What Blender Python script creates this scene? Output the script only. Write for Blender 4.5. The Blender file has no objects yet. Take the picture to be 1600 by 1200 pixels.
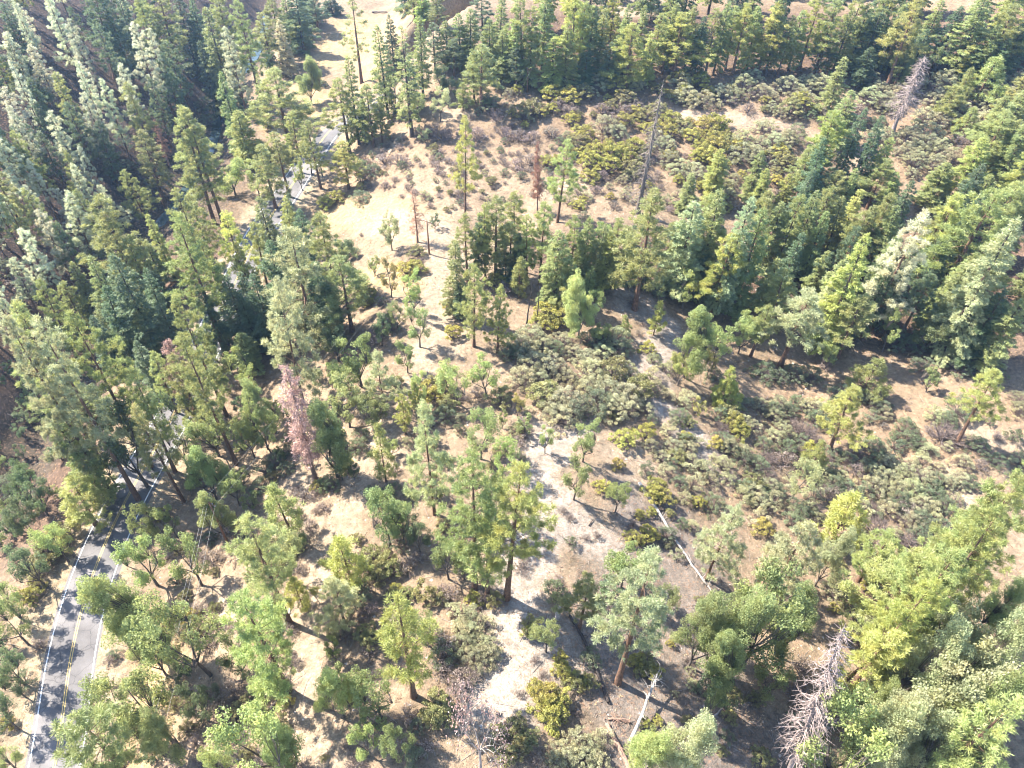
import bpy, math, random
import numpy as np
from mathutils import Matrix, Vector

# ------------------------------------------------------------------ camera, world, sun, exposure
SC = bpy.context.scene
COL = SC.collection
CAM_H = 95.0
F_PX = 1150.0                      # focal length in pixels of the 1600 px wide photograph
PITCH = math.radians(45.0)
ROLL = math.radians(1.49)
SUN_EL = 50.0
SUN_AZ_X, SUN_AZ_Y = -1.0, 0.42    # horizontal direction towards the sun

fw = np.array([0, math.cos(PITCH), -math.sin(PITCH)])
up0 = np.array([0, math.sin(PITCH), math.cos(PITCH)])
rt0 = np.array([1.0, 0, 0])
RT = rt0 * math.cos(ROLL) + up0 * math.sin(ROLL)
UP = up0 * math.cos(ROLL) - rt0 * math.sin(ROLL)
CAM = np.array([0, 0, CAM_H])

cd = bpy.data.cameras.new("camera")
cam = bpy.data.objects.new("camera", cd)
COL.objects.link(cam)
M = Matrix(((RT[0], UP[0], -fw[0], CAM[0]), (RT[1], UP[1], -fw[1], CAM[1]), (RT[2], UP[2], -fw[2], CAM[2]), (0, 0, 0, 1)))
cam.matrix_world = M
cd.sensor_fit = 'HORIZONTAL'
cd.sensor_width = 36.0
cd.lens = F_PX / 1600.0 * 36.0
cd.clip_end = 6000.0
SC.camera = cam

W = bpy.data.worlds.new("World")
SC.world = W
W.use_nodes = True
wn = W.node_tree.nodes
bg = wn["Background"]
sky = wn.new("ShaderNodeTexSky")
sky.sky_type = 'NISHITA'
sky.sun_disc = False
sky.sun_elevation = math.radians(SUN_EL)
sky.sun_rotation = math.atan2(SUN_AZ_X, SUN_AZ_Y)
sky.altitude = 900
W.node_tree.links.new(sky.outputs[0], bg.inputs[0])
bg.inputs[1].default_value = 0.135

sd = bpy.data.lights.new("sun", 'SUN')
sd.energy = 5.0
sd.angle = math.radians(0.53)
sd.color = (1.0, 0.93, 0.82)
sun = bpy.data.objects.new("sun", sd)
COL.objects.link(sun)
_n = math.hypot(SUN_AZ_X, SUN_AZ_Y)
SUNV = Vector((SUN_AZ_X / _n * math.cos(math.radians(SUN_EL)), SUN_AZ_Y / _n * math.cos(math.radians(SUN_EL)), math.sin(math.radians(SUN_EL))))
sun.rotation_euler = SUNV.to_track_quat('Z', 'Y').to_euler()

SC.view_settings.view_transform = 'Standard'
SC.view_settings.look = 'None'
SC.view_settings.exposure = 2.5
SC.view_settings.gamma = 1.0
SC.view_settings.use_curve_mapping = False
SC.cycles.max_bounces = 6
SC.cycles.diffuse_bounces = 4
SC.cycles.transmission_bounces = 3
SC.cycles.volume_bounces = 0
SC.cycles.use_denoising = True
SC.cycles.denoising_prefilter = 'ACCURATE'
SC.cycles.filter_width = 1.1

RS = np.random.RandomState(11)
random.seed(5)

# ------------------------------------------------------------------ projection helpers (photo pixel -> place on the land)
def ray(px, py):
    return fw + RT * ((px - 800) / F_PX) - UP * ((py - 600) / F_PX)

def project(p):
    d = np.asarray(p, float) - CAM
    z = d @ fw
    return 800 + F_PX * (d @ RT) / z, 600 - F_PX * (d @ UP) / z, z

def plane_hit(px, py, z):
    d = ray(px, py)
    t = (z - CAM_H) / d[2]
    return CAM + d * t

def sstep(a, b, x):
    t = np.clip((x - a) / (b - a), 0, 1)
    return t * t * (3 - 2 * t)

# road centre line: points of the yellow line, on a plane 10 m under the clearing
ROADPX = [(92, 1200), (100, 1075), (115, 995), (135, 920), (165, 845), (182, 808), (205, 765), (232, 718), (255, 685), (402, 370), (458, 290), (490, 240), (520, 200)]
_r = np.array([plane_hit(x, y, -10.0)[:2] for x, y in ROADPX])
ry = np.concatenate([[-300, -40, 5], _r[:, 1], [300, 420, 700]])
rx = np.concatenate([[-40, -52, _r[0, 0] + 1.5], _r[:, 0], [_r[-1, 0] + 60, _r[-1, 0] + 120, _r[-1, 0] + 200]])
_yy = np.arange(-300, 700, 1.0)
_xx = np.interp(_yy, ry, rx)
_k = np.hanning(31); _k /= _k.sum()
_xs = np.convolve(np.pad(_xx, 15, mode='edge'), _k, mode='valid')
def road_x(y):
    return np.interp(y, _yy, _xs)
def road_z(y):
    return np.interp(y, [0, 60, 200, 260, 500], [-10.4, -10, -9.6, -7, 4])
def creek_x(y):
    return np.interp(y, [-100, 30, 67, 130, 221, 300, 500], [-92, -90, -90, -93, -97, -104, -120]) + 2.2 * np.sin(y * .07)

def fbm(x, y, s, seed=0):
    a = np.zeros_like(np.asarray(x, float)); amp = 1.0
    r = np.random.RandomState(seed)
    for o in range(4):
        for _ in range(3):
            th, ph = r.rand() * 6.28, r.rand() * 6.28
            a = a + amp * np.sin((x * math.cos(th) + y * math.sin(th)) / s * 6.28 + ph + 1.3 * np.sin((x * math.sin(th) - y * math.cos(th)) / s * 3.1 + ph * 2))
        amp *= .5; s *= .47
    return a / 4.0

def land(x, y):
    x = np.asarray(x, float); y = np.asarray(y, float)
    z = np.zeros(np.broadcast(x, y).shape)
    z = z - 10.0 * sstep(-16, -56, x + 0.0 * y) * 1.0
    z = z - 10.0 * sstep(8, 58, x - .15 * (y - 90)) * sstep(185, 120, y)
    z = z + 13.0 * sstep(158, 245, y) * sstep(-60, -25, x)
    z = z + .05 * np.clip(y - 245, 0, 500) * sstep(-60, -20, x)
    cx = creek_x(y)
    z = z - 6.5 * np.exp(-((x - cx) / 9.0) ** 2)
    z = z + .55 * np.clip(cx - 6 - x, 0, 160)
    z = z + .22 * np.clip(x - 110, 0, 400)
    z = z + fbm(x, y, 46, 3) * .9 + fbm(x, y, 11, 4) * .16
    # road bench
    d = np.abs(x - road_x(y))
    w = 1 - sstep(4.6, 13, d)
    z = z * (1 - w) + road_z(y) * w
    return z

_hx = np.arange(-420, 420, 1.5); _hy = np.arange(-60, 700, 1.5)
HMAP = land(*np.meshgrid(_hx, _hy))
def ground(px, py, dz=0.0):
    d = ray(px, py)
    t = np.linspace(40, 620, 420)
    P = CAM[None] + d[None] * t[:, None]
    g = P[:, 2] - HMAP[np.clip(((P[:, 1] + 60) / 1.5 + .5).astype(int), 0, len(_hy) - 1), np.clip(((P[:, 0] + 420) / 1.5 + .5).astype(int), 0, len(_hx) - 1)] - dz
    i = int(np.argmax(g < 0))
    if g[i] >= 0:
        i = len(t) - 1
    a, b = t[max(i - 2, 0)], t[min(i + 1, len(t) - 1)]
    for _ in range(14):
        m = .5 * (a + b); p = CAM + d * m
        if p[2] - float(land(p[0], p[1])) - dz < 0: b = m
        else: a = m
    p = CAM + d * b
    return np.array([p[0], p[1], float(land(p[0], p[1]))])

# ------------------------------------------------------------------ mesh helpers
def mesh_from(name, V, F, mat, attrs=None, smooth=False):
    V = np.asarray(V, np.float32); F = np.asarray(F, np.int32)
    me = bpy.data.meshes.new(name)
    n, k = F.shape
    me.vertices.add(len(V)); me.vertices.foreach_set("co", V.ravel())
    me.loops.add(n * k); me.loops.foreach_set("vertex_index", F.ravel())
    me.polygons.add(n)
    me.polygons.foreach_set("loop_start", np.arange(0, n * k, k, dtype=np.int32))
    me.polygons.foreach_set("loop_total", np.full(n, k, np.int32))
    if smooth:
        me.polygons.foreach_set("use_smooth", np.ones(n, bool))
    me.update(calc_edges=True)
    for an, (dom, typ, data) in (attrs or {}).items():
        a = me.attributes.new(an, typ, dom)
        a.data.foreach_set("color" if typ == 'FLOAT_COLOR' else "value", np.asarray(data, np.float32).ravel())
    if mat: me.materials.append(mat)
    return me

def obj(name, data, parent=None):
    o = bpy.data.objects.new(name, data)
    COL.objects.link(o)
    if parent is not None: o.parent = parent
    return o

class Tubes:
    """collects tapered tubes (quads) into one mesh"""
    def __init__(s): s.V = []; s.F = []; s.n = 0
    def tube(s, pts, rad, sides=6, cap=False):
        pts = np.asarray(pts, float); rad = np.broadcast_to(np.asarray(rad, float), (len(pts),))
        if cap:   # closed ends
            e0 = (pts[0] - pts[1]); e1 = (pts[-1] - pts[-2])
            pts = np.vstack([pts[0] + e0 * 1e-3, pts, pts[-1] + e1 * 1e-3]); rad = np.concatenate([[1e-3], rad, [1e-3]])
        m = len(pts)
        tan = np.gradient(pts, axis=0); tan /= np.linalg.norm(tan, axis=1)[:, None] + 1e-9
        ref = np.array([0, 0, 1.0]) if abs(tan[0, 2]) < .8 else np.array([1.0, 0, 0])
        a = np.cross(tan, ref); a /= np.linalg.norm(a, axis=1)[:, None] + 1e-9
        b = np.cross(tan, a)
        th = np.arange(sides) * 2 * math.pi / sides
        ring = pts[:, None] + rad[:, None, None] * (np.cos(th)[None, :, None] * a[:, None] + np.sin(th)[None, :, None] * b[:, None])
        s.V.append(ring.reshape(-1, 3))
        i = np.arange(m - 1)[:, None] * sides; j = np.arange(sides)[None]; j2 = (j + 1) % sides
        f = np.stack([i + j, i + j2, i + sides + j2, i + sides + j], -1).reshape(-1, 4) + s.n
        s.F.append(f); s.n += m * sides
    def box(s, c, size, rot=None):
        c = np.asarray(c, float); h = np.asarray(size, float) / 2
        v = np.array([[x, y, z] for x in (-1, 1) for y in (-1, 1) for z in (-1, 1)]) * h
        if rot is not None: v = v @ np.asarray(rot).T
        s.V.append(v + c)
        s.F.append(np.array([[0, 1, 3, 2], [4, 6, 7, 5], [0, 4, 5, 1], [2, 3, 7, 6], [0, 2, 6, 4], [1, 5, 7, 3]]) + s.n); s.n += 8
    def build(s, name, mat, smooth=True):
        return mesh_from(name, np.concatenate(s.V), np.concatenate(s.F), mat, smooth=smooth)

def unit(v):
    return v / (np.linalg.norm(v, axis=-1, keepdims=True) + 1e-9)

def tufts(c, d, k, L, w, rng, bias=.9, jit=.06):
    """needle bundles: k slim triangles fanning out from every centre"""
    n = len(c)
    c = np.repeat(c, k, 0) + rng.normal(0, jit, (n * k, 3))
    dd = unit(np.repeat(d, k, 0) * bias + unit(rng.normal(0, 1, (n * k, 3))))
    s = unit(np.cross(dd, unit(rng.normal(0, 1, (n * k, 3)))))
    l = L * (.7 + .6 * rng.rand(n * k, 1)); ww = w * (.7 + .6 * rng.rand(n * k, 1)) * .5
    V = np.stack([c + dd * l * .05 - s * ww * .6, c + dd * l * .55 - s * ww, c + dd * l, c + dd * l * .55 + s * ww], 1).reshape(-1, 3)
    F = np.arange(n * k * 4).reshape(-1, 4)
    tint = np.repeat(rng.rand(n), k) * .65 + rng.rand(n * k) * .35
    return V, F, tint

def leaves(c, nrm, size, rng, flat=.55):
    n = len(c)
    nn = unit(nrm * flat + unit(rng.normal(0, 1, (n, 3))))
    a = unit(np.cross(nn, unit(rng.normal(0, 1, (n, 3)))))
    b = np.cross(nn, a)
    l = size * (.65 + .7 * rng.rand(n, 1))
    V = np.stack([c - a * l * .5, c + b * l * .32, c + a * l * .5, c - b * l * .32], 1).reshape(-1, 3)
    return V, np.arange(n * 4).reshape(-1, 4), rng.rand(n)

# ------------------------------------------------------------------ materials
def new_mat(name):
    m = bpy.data.materials.new(name); m.use_nodes = True
    nt = m.node_tree; p = nt.nodes["Principled BSDF"]; out = nt.nodes["Material Output"]
    return m, nt, p, out

def N(nt, t, **kw):
    n = nt.nodes.new(t)
    for k, v in kw.items(): setattr(n, k, v)
    return n

def foliage_mat(name, trans=.3, spec=.35, rough=.55, lo=.62, hi=1.38):
    m, nt, p, out = new_mat(name); L = nt.links
    oi = N(nt, "ShaderNodeObjectInfo")
    at = N(nt, "ShaderNodeAttribute"); at.attribute_name = "tint"
    mr = N(nt, "ShaderNodeMapRange"); mr.inputs[3].default_value = lo; mr.inputs[4].default_value = hi
    L.new(at.outputs["Fac"], mr.inputs[0])
    # older yellowed or greyer sprays mixed through each crown
    tcn = N(nt, "ShaderNodeTexCoord"); nz = N(nt, "ShaderNodeTexNoise"); nz.inputs["Scale"].default_value = .55; nz.inputs["Detail"].default_value = 3
    L.new(tcn.outputs["Object"], nz.inputs["Vector"])
    m2 = N(nt, "ShaderNodeMapRange"); m2.inputs[1].default_value = .40; m2.inputs[2].default_value = .68; L.new(nz.outputs[0], m2.inputs[0])
    mm = N(nt, "ShaderNodeMix", data_type='RGBA', blend_type='MULTIPLY'); mm.inputs[7].default_value = (1.15, 1.03, .92, 1)
    L.new(m2.outputs[0], mm.inputs[0]); L.new(oi.outputs["Color"], mm.inputs[6])
    hs = N(nt, "ShaderNodeHueSaturation")
    L.new(mm.outputs[2], hs.inputs["Color"]); L.new(mr.outputs[0], hs.inputs["Value"])
    mh = N(nt, "ShaderNodeMapRange"); mh.inputs[3].default_value = .492; mh.inputs[4].default_value = .506
    L.new(oi.outputs["Random"], mh.inputs[0]); L.new(mh.outputs[0], hs.inputs["Hue"])
    L.new(hs.outputs[0], p.inputs["Base Color"])
    p.inputs["Roughness"].default_value = rough
    p.inputs["Specular IOR Level"].default_value = spec
    tr = N(nt, "ShaderNodeBsdfTranslucent"); mx = N(nt, "ShaderNodeMixShader"); mx.inputs[0].default_value = trans
    h2 = N(nt, "ShaderNodeHueSaturation"); h2.inputs["Value"].default_value = 1.35; h2.inputs["Saturation"].default_value = 1.1; h2.inputs["Hue"].default_value = .485
    L.new(hs.outputs[0], h2.inputs["Color"]); L.new(h2.outputs[0], tr.inputs[0])
    L.new(p.outputs[0], mx.inputs[1]); L.new(tr.outputs[0], mx.inputs[2]); L.new(mx.outputs[0], out.inputs[0])
    return m

def bark_mat(name, c1, c2, scale=9.0, use_obj=False):
    m, nt, p, out = new_mat(name); L = nt.links
    tc = N(nt, "ShaderNodeTexCoord"); mp = N(nt, "ShaderNodeMapping"); mp.inputs["Scale"].default_value = (1, 1, .25)
    no = N(nt, "ShaderNodeTexNoise"); no.inputs["Scale"].default_value = scale; no.inputs["Detail"].default_value = 5
    L.new(tc.outputs["Object"], mp.inputs[0]); L.new(mp.outputs[0], no.inputs["Vector"])
    cr = N(nt, "ShaderNodeValToRGB"); cr.color_ramp.elements[0].position = .3; cr.color_ramp.elements[1].position = .72
    cr.color_ramp.elements[0].color = (*c1, 1); cr.color_ramp.elements[1].color = (*c2, 1)
    L.new(no.outputs[0], cr.inputs[0]); L.new(cr.outputs[0], p.inputs["Base Color"])
    bp = N(nt, "ShaderNodeBump"); bp.inputs["Strength"].default_value = .6; bp.inputs["Distance"].default_value = .04
    L.new(no.outputs[0], bp.inputs["Height"]); L.new(bp.outputs[0], p.inputs["Normal"])
    p.inputs["Roughness"].default_value = .85; p.inputs["Specular IOR Level"].default_value = .2
    return m

MAT = {}
MAT['needle'] = foliage_mat("needles", .46, .4, .5)
MAT['leaf'] = foliage_mat("oak_leaves", .5, .35, .5)
MAT['shrub'] = foliage_mat("shrub_leaves", .36, .4, .5, .45, 1.5)
MAT['dryleaf'] = foliage_mat("dry_needles", .2, .15, .8)
MAT['pinebark'] = bark_mat("pine_bark", (.045, .028, .02), (.20, .115, .075))
MAT['firbark'] = bark_mat("fir_bark", (.03, .024, .02), (.12, .085, .065))
MAT['oakbark'] = bark_mat("oak_bark", (.035, .03, .026), (.15, .12, .10))
MAT['greybark'] = bark_mat("weathered_wood", (.16, .13, .11), (.42, .37, .33), 14)
MAT['snagbark'] = bark_mat("snag_bark", (.06, .05, .042), (.26, .215, .18), 12)
MAT['pinkbark'] = bark_mat("bare_twig_wood", (.13, .10, .09), (.34, .275, .25), 12)
MAT['palewood'] = bark_mat("bleached_wood", (.15, .135, .12), (.40, .365, .33), 12)
MAT['burntwood'] = bark_mat("charred_wood", (.012, .011, .011), (.07, .055, .05), 10)
MAT['brownwood'] = bark_mat("brown_dead_wood", (.10, .06, .045), (.30, .20, .15), 10)
MAT['twig'] = bark_mat("twig_bark", (.07, .05, .045), (.24, .19, .17), 14)
MAT['pole'] = bark_mat("pole_wood", (.10, .05, .03), (.25, .14, .09), 16)

# ------------------------------------------------------------------ the land
#   soil patches: (colour, path in photo pixels, radius m); mapped to the land as soil colours, the red litter with shade painted in
SAND = (.60, .47, .33); GRAVEL = (.60, .51, .42); STRAW = (.66, .48, .26); TAN = (.50, .375, .25)
LITTER = (.21, .14, .10); PINKSOIL = (.46, .33, .215); GREYGRAV = (.37, .305, .255); REDLIT_SHADE = (.095, .070, .058)  # last one: reddish litter darkened to paint in the far slope's shade
PATCH = [
    (REDLIT_SHADE, [(60, 40), (60, 200), (60, 350)], 48), (REDLIT_SHADE, [(200, 60), (220, 200), (150, 330)], 34),
    (LITTER, [(150, 450), (300, 480), (330, 420)], 20), (LITTER, [(60, 620), (30, 800)], 16),
    (LITTER, [(1250, 420), (1500, 480), (1560, 420)], 22), (LITTER, [(900, 400), (1100, 420), (1200, 440)], 13),
    (LITTER, [(850, 60), (1100, 60), (1300, 60), (1550, 80)], 26),
    (PINKSOIL, [(600, 255), (720, 240), (850, 240)], 17), (PINKSOIL, [(900, 220), (1050, 220), (1250, 220), (1420, 220)], 20),
    (TAN, [(700, 290), (840, 280)], 14), (PINKSOIL, [(1240, 640), (1400, 680), (1560, 650)], 12),
    (TAN, [(480, 640), (420, 740), (330, 880), (300, 1000), (260, 1150)], 8.5),
    ((.60, .46, .33), [(1060, 178), (1130, 187), (1220, 197), (1275, 216), (1320, 238), (1358, 256)], 4.0),
    (GREYGRAV, [(1010, 800), (1080, 900), (1110, 1050)], 8), (GREYGRAV, [(960, 960), (980, 1090), (1010, 1180)], 7.5), (GREYGRAV, [(1120, 1160), (1200, 1180)], 8),
    (STRAW, [(520, 90), (560, 40), (640, 10), (680, -20)], 13), (STRAW, [(480, 130), (480, 175), (440, 200)], 7), (STRAW, [(590, 120), (600, 60)], 9),
    (STRAW, [(520, 330), (580, 335), (650, 350)], 7.5), (SAND, [(600, 350), (680, 360), (690, 400)], 6), (STRAW, [(585, 430), (640, 440)], 5),
    (SAND, [(692, 395), (690, 440), (680, 480), (672, 540), (650, 600)], 3.6), (SAND, [(650, 600), (600, 670), (570, 720), (550, 780), (510, 850), (490, 930), (482, 1000), (470, 1080), (480, 1200)], 3.0),
    (SAND, [(700, 545), (715, 500)], 3.5), (SAND, [(620, 690), (610, 720)], 3), (SAND, [(540, 800), (520, 870)], 3.4),
    (GRAVEL, [(985, 475), (1030, 500), (1030, 545), (1015, 580), (990, 600)], 5.2), (GRAVEL, [(1030, 630), (1060, 660), (1100, 700), (1130, 740)], 3.4),
    (GRAVEL, [(900, 660), (860, 690), (835, 730), (850, 780), (910, 830), (960, 870)], 4.6), (GRAVEL, [(840, 830), (810, 900), (800, 960), (800, 1040), (840, 1000), (880, 1030)], 5.2),
    (GRAVEL, [(760, 1090), (800, 1110)], 4), (SAND, [(860, 300), (920, 280)], 4), (SAND, [(990, 690), (960, 700)], 4), (SAND, [(1000, 760), (1010, 720)], 3),
    (STRAW, [(250, 980), (245, 1080), (220, 1190)], 4), (SAND, [(500, 1170), (540, 1190)], 4), (SAND, [(460, 1020), (450, 1060)], 3),
    (SAND, [(470, 760), (460, 830), (440, 860)], 4), (SAND, [(350, 960), (330, 930)], 4), (SAND, [(1560, 690), (1500, 660)], 4), (SAND, [(1480, 740), (1500, 780)], 3),
    (SAND, [(1340, 255), (1355, 245)], 4), (SAND, [(620, 215), (600, 235)], 4), (SAND, [(740, 175), (700, 180)], 4), (SAND, [(1010, 10), (980, 15)], 8),
    (SAND, [(500, 310), (470, 310)], 4), (TAN, [(540, 510), (500, 560)], 6), (LITTER, [(1400, 960), (1450, 1050)], 7), (TAN, [(1300, 1050), (1350, 1100)], 5),
]
def grid_axis(pts):
    a = [pts[0][0]]
    for x1, st in pts[1:]:
        n = max(1, int(round((x1 - a[-1]) / st)))
        a += list(np.linspace(a[-1], x1, n + 1)[1:])
    return np.array(a)
gx = grid_axis([(-900, 1), (-300, 50), (-160, 5), (-105, 2), (100, .85), (200, 3), (320, 12), (900, 60)])
gy = grid_axis([(-400, 1), (-40, 40), (12, 6), (150, .85), (230, 1.2), (330, 2.5), (480, 10), (1000, 60)])
GX, GY = np.meshgrid(gx, gy)
GZ = land(GX, GY)
nx, ny = len(gx), len(gy)
gv = np.stack([GX, GY, GZ], -1).reshape(-1, 3)
ii = (np.arange(ny - 1)[:, None] * nx + np.arange(nx - 1)[None]).ravel()
gf = np.stack([ii, ii + 1, ii + nx + 1, ii + nx], 1)
colr = np.tile(np.array(TAN) * .92, (len(gv), 1))
X, Y = gv[:, 0], gv[:, 1]
WX = X + fbm(X, Y, 9, 21) * 1.6; WY = Y + fbm(X, Y, 9, 22) * 1.6
def seg_dist(x, y, pts):
    best = np.full(x.shape, 1e9)
    if len(pts) == 1: return np.hypot(x - pts[0][0], y - pts[0][1])
    for a, b in zip(pts[:-1], pts[1:]):
        dx, dy = b[0] - a[0], b[1] - a[1]
        t = np.clip(((x - a[0]) * dx + (y - a[1]) * dy) / (dx * dx + dy * dy + 1e-9), 0, 1)
        best = np.minimum(best, np.hypot(x - a[0] - t * dx, y - a[1] - t * dy))
    return best
for c, path, r in PATCH:
    pts = [ground(*p)[:2] for p in path]
    d = seg_dist(WX, WY, pts)
    if c is GRAVEL: r *= .95
    w = 1 - sstep(r * .45, r * 1.2, d)
    colr = colr * (1 - w[:, None]) + np.array(c)[None] * w[:, None]
dr = np.abs(WX - road_x(WY)); w = (1 - sstep(5.2, 8.5, dr)) * .95
colr = colr * (1 - w[:, None]) + np.array((.62, .50, .33))[None] * w[:, None]
dc = np.abs(WX - creek_x(WY)); w = (1 - sstep(5, 10, dc)) * .85
colr = colr * (1 - w[:, None]) + np.array((.12, .10, .075))[None] * w[:, None]
w = sstep(100, 112, -WX)  # slope across the creek: litter colour with hillside shade put into it
colr = colr * (1 - w[:, None]) + np.array(REDLIT_SHADE)[None] * w[:, None]
colr = colr * .425
rgba = np.concatenate([colr, np.ones((len(colr), 1))], 1)

m, nt, p, out = new_mat("dry_soil"); L = nt.links
at = N(nt, "ShaderNodeAttribute"); at.attribute_name = "soil"
tc = N(nt, "ShaderNodeTexCoord")
def noise(scale, detail=4, rough=.6):
    n = N(nt, "ShaderNodeTexNoise"); n.inputs["Scale"].default_value = scale; n.inputs["Detail"].default_value = detail; n.inputs["Roughness"].default_value = rough
    L.new(tc.outputs["Object"], n.inputs["Vector"]); return n
def mul(colsock, facsock, lo, hi, a=.3, b=.7):
    mr = N(nt, "ShaderNodeMapRange"); mr.inputs[1].default_value = a; mr.inputs[2].default_value = b; mr.inputs[3].default_value = lo; mr.inputs[4].default_value = hi
    L.new(facsock, mr.inputs[0])
    v = N(nt, "ShaderNodeVectorMath", operation='SCALE'); L.new(colsock, v.inputs[0]); L.new(mr.outputs[0], v.inputs["Scale"])
    return v.outputs[0]
n1, n2, n3 = noise(.16, 5), noise(1.1, 5, .65), noise(5.5, 4, .7)
c = mul(at.outputs["Color"], n1.outputs[0], .72, 1.2)
c = mul(c, n2.outputs[0], .55, 1.25)
c = mul(c, n3.outputs[0], .55, 1.3)
n4 = noise(2.6, 3, .5)   # leaf and twig litter flecks
mr = N(nt, "ShaderNodeMapRange"); mr.inputs[1].default_value = .55; mr.inputs[2].default_value = .64; mr.inputs[4].default_value = .7
L.new(n4.outputs[0], mr.inputs[0])
mx = N(nt, "ShaderNodeMix", data_type='RGBA'); L.new(mr.outputs[0], mx.inputs[0]); L.new(c, mx.inputs[6]); mx.inputs[7].default_value = (.19, .12, .08, 1)
L.new(mx.outputs[2], p.inputs["Base Color"])
bp = N(nt, "ShaderNodeBump"); bp.inputs["Strength"].default_value = .75; bp.inputs["Distance"].default_value = .25
ad = N(nt, "ShaderNodeMath", operation='ADD'); L.new(n2.outputs[0], ad.inputs[0]); L.new(n3.outputs[0], ad.inputs[1])
L.new(ad.outputs[0], bp.inputs["Height"]); L.new(bp.outputs[0], p.inputs["Normal"])
p.inputs["Roughness"].default_value = .95; p.inputs["Specular IOR Level"].default_value = .1
MAT['soil'] = m
g = obj("ground", mesh_from("ground", gv, gf, MAT['soil'], {"soil": ('POINT', 'FLOAT_COLOR', rgba)}, smooth=True))
g["kind"] = "structure"; g["label"] = "dry sandy hillside ground with leaf litter and pale gravel patches"

# ------------------------------------------------------------------ road, markings, creek
def strip(name, xs0, xs1, ys, lift, mat, cross=2, parent=None, kind="structure"):
    ts = np.linspace(0, 1, cross)
    V = []
    for y in ys:
        # unit normal of the road at y
        dx = (road_x(y + .5) - road_x(y - .5)); nl = math.hypot(1, dx); nxv, nyv = 1 / nl, -dx / nl
        for t in ts:
            o = xs0 + (xs1 - xs0) * t
            V.append((road_x(y) + nxv * o, y + nyv * o, road_z(y) + lift - .012 * abs(o)))
    k = len(ts); n = len(ys)
    i = (np.arange(n - 1)[:, None] * k + np.arange(k - 1)[None]).ravel()
    o = obj(name, mesh_from(name, np.array(V), np.stack([i, i + 1, i + k + 1, i + k], 1), mat, smooth=True), parent)
    if parent is None: o["kind"] = kind
    return o

def paint_mat(name, col, wear=.35):
    m, nt, p, out = new_mat(name); L = nt.links
    tc = N(nt, "ShaderNodeTexCoord"); no = N(nt, "ShaderNodeTexNoise"); no.inputs["Scale"].default_value = 3; no.inputs["Detail"].default_value = 6
    L.new(tc.outputs["Object"], no.inputs["Vector"])
    cr = N(nt, "ShaderNodeValToRGB"); cr.color_ramp.elements[0].position = .36; cr.color_ramp.elements[1].position = .62
    cr.color_ramp.elements[0].color = tuple(np.array(col) * .45 + .05) + (1,); cr.color_ramp.elements[1].color = (*col, 1)
    L.new(no.outputs[0], cr.inputs[0]); L.new(cr.outputs[0], p.inputs["Base Color"]); p.inputs["Roughness"].default_value = .7
    return m
m, nt, p, out = new_mat("asphalt"); L = nt.links
tc = N(nt, "ShaderNodeTexCoord")
def noise(scale, detail=4, rough=.6):
    n = N(nt, "ShaderNodeTexNoise"); n.inputs["Scale"].default_value = scale; n.inputs["Detail"].default_value = detail; n.inputs["Roughness"].default_value = rough
    L.new(tc.outputs["Object"], n.inputs["Vector"]); return n
na, nb = noise(.35, 4), noise(14, 3)
cr = N(nt, "ShaderNodeValToRGB"); cr.color_ramp.elements[0].position = .3; cr.color_ramp.elements[1].position = .7
cr.color_ramp.elements[0].color = (.070, .064, .064, 1); cr.color_ramp.elements[1].color = (.112, .104, .103, 1)
L.new(na.outputs[0], cr.inputs[0])
c = mul(cr.outputs[0], nb.outputs[0], .8, 1.2)
vo = N(nt, "ShaderNodeTexVoronoi", feature='DISTANCE_TO_EDGE'); vo.inputs["Scale"].default_value = .33
wv = N(nt, "ShaderNodeVectorMath", operation='ADD'); nw = noise(.8, 3); L.new(tc.outputs["Object"], wv.inputs[0]); L.new(nw.outputs["Color"], wv.inputs[1]); L.new(wv.outputs[0], vo.inputs["Vector"])
c = mul(c, vo.outputs["Distance"], .45, 1.0, 0.0, .02)   # sealed cracks
npch = noise(.12, 2); c = mul(c, npch.outputs[0], .78, 1.15, .42, .58)   # patches
L.new(c, p.inputs["Base Color"]); p.inputs["Roughness"].default_value = .85
bp = N(nt, "ShaderNodeBump"); bp.inputs["Strength"].default_value = .3; bp.inputs["Distance"].default_value = .02
L.new(nb.outputs[0], bp.inputs["Height"]); L.new(bp.outputs[0], p.inputs["Normal"])
MAT['asphalt'] = m
MAT['yellow'] = paint_mat("yellow_paint", (.50, .34, .08)); MAT['white'] = paint_mat("white_paint", (.62, .62, .60))
RY = np.arange(-60, 330, 1.5)
road = strip("road", -3.75, 4.05, RY, .05, MAT['asphalt'], cross=7)
road["label"] = "two lane grey asphalt road with yellow centre lines"
for a, b in ((-.20, -.08), (.08, .20)):
    strip("centre_line", a, b, RY, .062, MAT['yellow'], parent=road)
for a, b in ((-3.36, -3.20), (3.20, 3.36)):
    strip("edge_line", a, b, RY, .062, MAT['white'], parent=road)

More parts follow.
